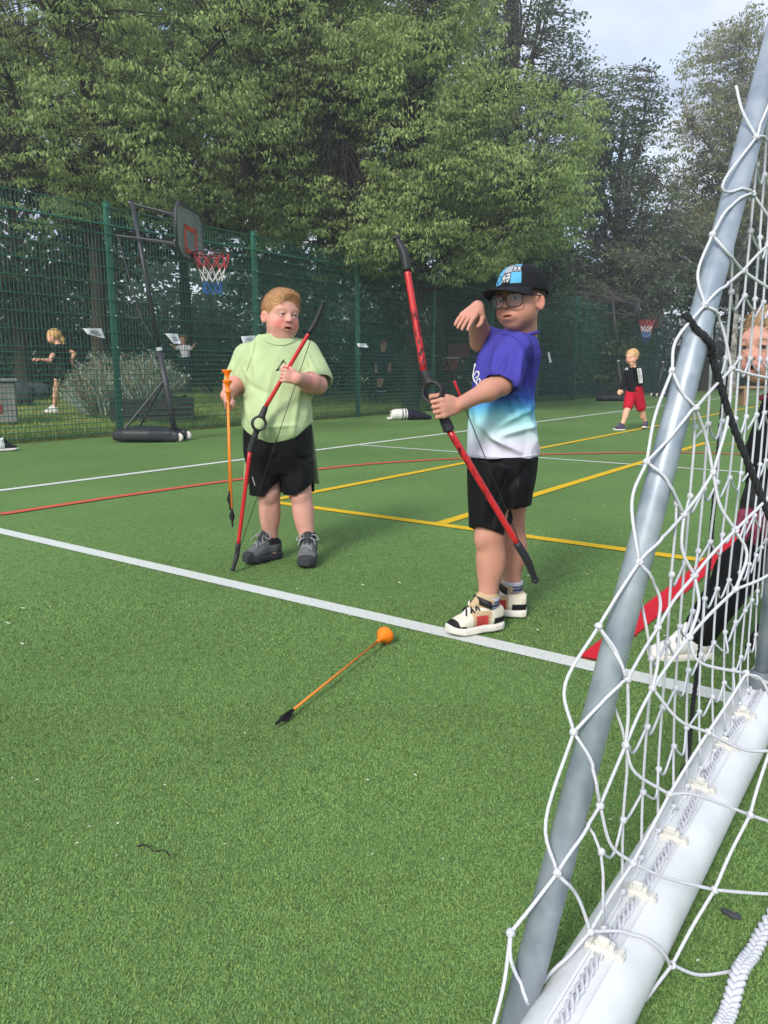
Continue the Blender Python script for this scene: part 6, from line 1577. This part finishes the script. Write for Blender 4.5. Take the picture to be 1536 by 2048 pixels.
def kp(px, py):
    p = on_plane(px, py, PA, NP); c = PFOOT + pd * np.dot(p - PFOOT, pd); off = p - c; dist = np.linalg.norm(off)
    toc = nrm(CAMP - p); toc = nrm(toc - pd * np.dot(toc, pd)); lift = .027 * math.exp(-(dist / .05) ** 2)
    return clear([p + toc * lift], .026)[0]
KP = {k: kp(*q) for k, q in KN.items()}
EDG = [(0, 40), (0, 1, [(1440, 390)]), (1, 2, [(1450, 440)]), (2, 3, [(1448, 530)]), (3, 4), (1, 41), (3, 42), (3, 41), (2, 4, [(1392, 560)]), (4, 5, [(1440, 660)]), (4, 6, [(1350, 690)]), (5, 7), (5, 43), (6, 7, [(1360, 800)]), (7, 8), (7, 9, [(1412, 880)]), (9, 5, [(1455, 840)]), (9, 10), (9, 11, [(1440, 1010)]), (8, 10, [(1330, 975)]), (6, 8, [(1308, 840)]), (8, 12, [(1262, 1010)]), (10, 12), (10, 13, [(1364, 1100)]), (11, 13), (11, 44), (11, 14, [(1494, 1110)]), (12, 15), (12, 16, [(1318, 1195)]), (13, 16), (13, 17, [(1398, 1210)]), (14, 17), (14, 45), (15, 18, [(1232, 1310)]), (16, 18), (16, 19, [(1316, 1320)]), (17, 19), (17, 22, [(1400, 1325)]), (18, 20), (18, 21, [(1256, 1430)]), (19, 21), (19, 23, [(1358, 1440)]), (22, 23), (22, 46), (22, 47, [(1530, 1370)]), (20, 24, [(1185, 1530)]), (21, 24), (21, 25, [(1270, 1545)]), (23, 25), (23, 47, [(1490, 1500)]), (24, 26), (24, 27, [(1222, 1690)]), (25, 27), (25, 28, [(1390, 1590)]), (28, 48, [(1520, 1560)]), (28, 54), (28, 29), (27, 29, [(1330, 1755)]), (27, 30), (26, 30, [(1155, 1790)]), (29, 49), (29, 31), (30, 31, [(1250, 1885)]), (31, 50, [(1400, 1950)]), (31, 51), (30, 32), (32, 33, [(1025, 1920)]), (26, 33), (32, 52), (33, 53), (20, 26, [(1092, 1640)]), (18, 15), (56, 0, [(1480, 240)]), (55, 0), (15, 20, [(1130, 1370)])]
mb = MB()
for e in EDG:
    a, b = KP[e[0]], KP[e[1]]; via = [kp(*q) for q in e[2]] if len(e) > 2 else [(a + b) / 2 + rng_n.normal(0, .002, 3)]
    cord(mb, a, b, .0025, via=via)
mb.build('slack_sheet', M_CORD, net, True)
mb = MB()
for k, p in KP.items():
    if k < 34: knot_blob(mb, p, .0052)
kn = mb.build('knots', M_CORD, net, True); kn['kind'] = 'stuff'
# the upright side net clipped to the ground bar
VS = .315; du, dz = .088, .11; u0s = np.arange(.93, 2.75, du); zs = np.arange(.11, 1.95, dz)
def side(u_, z_): 
    w = mnoise.noise(Vector((u_ * 3.1, z_ * 2.3, 1.7))); w2 = mnoise.noise(Vector((u_ * 6 + 4, z_ * 5, 9.7)))
    return uv(u_ + .012 * w2 + .02 * w, VS - .03 * math.exp(-z_ * 6) + .015 * w, z_)
def zmax(u_):    # the pole bounds the net on the near side
    return np.dot(PFOOT, ZU) + (u_ - np.dot(PFOOT, U)) / np.dot(pd, U) * pd[2]
mb = MB(); mk = MB()
for i, u_ in enumerate(u0s):
    top = min(1.9, zmax(u_)); zz = [z for z in zs if z < top - .05]
    if len(zz) < 2: continue
    mb.tube(spline([side(u_, z) for z in zz] + [pole_c(top) if top < 1.9 else side(u_, top)], 3), .0022, 6)
    for j, z in enumerate(zz):
        if i + 1 < len(u0s):
            a, b = side(u_, z), side(u0s[i + 1], z); mid = (a + b) / 2 - ZU * (.022 + .015 * rng_n.random()) + V * rng_n.normal(0, .006)
            mb.tube(spline([a, mid, b], 4), .0021, 5)
        mk.lathe(side(u_, z) - ZU * .006, [.2, .1, 1], [(0, 0), (.002, .0045), (.006, .0055), (.010, .0045), (.012, 0)], 6)
mb.build('side_sheet', M_CORD, net, True); o = mk.build('side_knots', M_CORD, net, True); o['kind'] = 'stuff'
# braided edge rope on the turf
rp = spline([gp(1440, 2075) + ZU * .012, gp(1457, 2035) + ZU * .014, gp(1477, 1978) + ZU * .03, gp(1502, 1930) + ZU * .02, gp(1536, 1860) + ZU * .013, gp(1600, 1760) + ZU * .012, gp(1700, 1640) + ZU * .012], 16)
mb = MB()
for k in range(3):
    ph = np.arange(len(rp)) * .75 + k * 2.094; t = np.gradient(rp, axis=0); t = unit(t); sd = unit(np.cross(t, np.tile(ZU, (len(rp), 1)))); upv = np.cross(sd, t)
    mb.tube(rp + sd * (np.sin(ph) * .0085)[:, None] + upv * (np.sin(2 * ph) * .0035)[:, None], .0042, 7)
mb.build('edge_rope', M_CORD, net, True)
# lacing cord along the channel
mb = MB(); us = np.arange(.5, 2.6, .012); lc = np.array([uv(u_, BV + .004 * math.sin(u_ * 9), .0955 + .001 * math.sin(u_ * 40)) for u_ in us])
for k in range(3):
    ph = np.arange(len(us)) * 1.5 + k * 2.094; mb.tube(lc + V * (np.sin(ph) * .0055)[:, None] + ZU * (np.cos(ph) * .003)[:, None], .0026, 6)
mb.build('lacing_cord', M_CORD, net, True)
# black ropes
M_ROPE = mat('black_rope', lin(40, 42, 44), .8, .2, bump=.8, bscale=300, bdist=.003)
def rope(label, pts, r, at_):
    q = clear(spline(pts, 14), .0205 + r * 1.15); root = empty('black_rope', at_); tag(root, label, 'rope', 'black ropes on the goal'); t = unit(np.gradient(q, axis=0)); a = unit(np.cross(t, np.tile(nrm([.3, .2, .9]), (len(q), 1)))); b = np.cross(t, a); L_ = np.concatenate([[0], np.cumsum(np.linalg.norm(np.diff(q, axis=0), axis=1))])
    n_ = int(L_[-1] / .004); s_ = np.linspace(0, L_[-1], n_); Q = np.stack([np.interp(s_, L_, q[:, i]) for i in range(3)], 1); A1 = np.stack([np.interp(s_, L_, a[:, i]) for i in range(3)], 1); B1_ = np.stack([np.interp(s_, L_, b[:, i]) for i in range(3)], 1)
    for k in range(3):
        ph = s_ / r * .9 + k * 2.094; m_ = MB(); m_.tube(Q + (A1 * np.cos(ph)[:, None] + B1_ * np.sin(ph)[:, None]) * r * .5, r * .58, 6); m_.build('strand', M_ROPE, root, True)
pc = lambda px, py: kp(px, py)
rope('thick black rope tied to the galvanised pole and running down to the right', [kp(1366, 640) + ZU * .0, kp(1378, 660), kp(1420, 725), kp(1462, 840), kp(1500, 935), kp(1545, 1050)], .0058, kp(1366, 640))
rope('thin black rope hanging straight down behind the net', [uv(1.62, .345, 1.0), uv(1.60, .345, .7), uv(1.565, .34, .4), uv(1.53, .34, .2), uv(1.50, .335, .03)], .0046, uv(1.50, .335, 0))
# ------------------------------------------------------------------ pale veil added to lighten the trees, standing in for lens glare
hz = MB(); hz.box((15, 45, 9.0), (90, 95, 10.2)); hz_o = hz.build('added_haze', None); tag(hz_o, 'thin pale veil added to lighten the trees, like glare in the lens', kind='stuff')
hm = bpy.data.materials.new('veil_volume'); hm.use_nodes = True; hm.node_tree.nodes.remove(hm.node_tree.nodes['Principled BSDF'])
hv = hm.node_tree.nodes.new('ShaderNodeVolumePrincipled'); hv.inputs['Color'].default_value = (.9, .94, 1, 1); hv.inputs['Density'].default_value = .0034; hv.inputs['Anisotropy'].default_value = .2
hm.node_tree.links.new(hv.outputs[0], hm.node_tree.nodes['Material Output'].inputs['Volume']); hz_o.data.materials.append(hm)
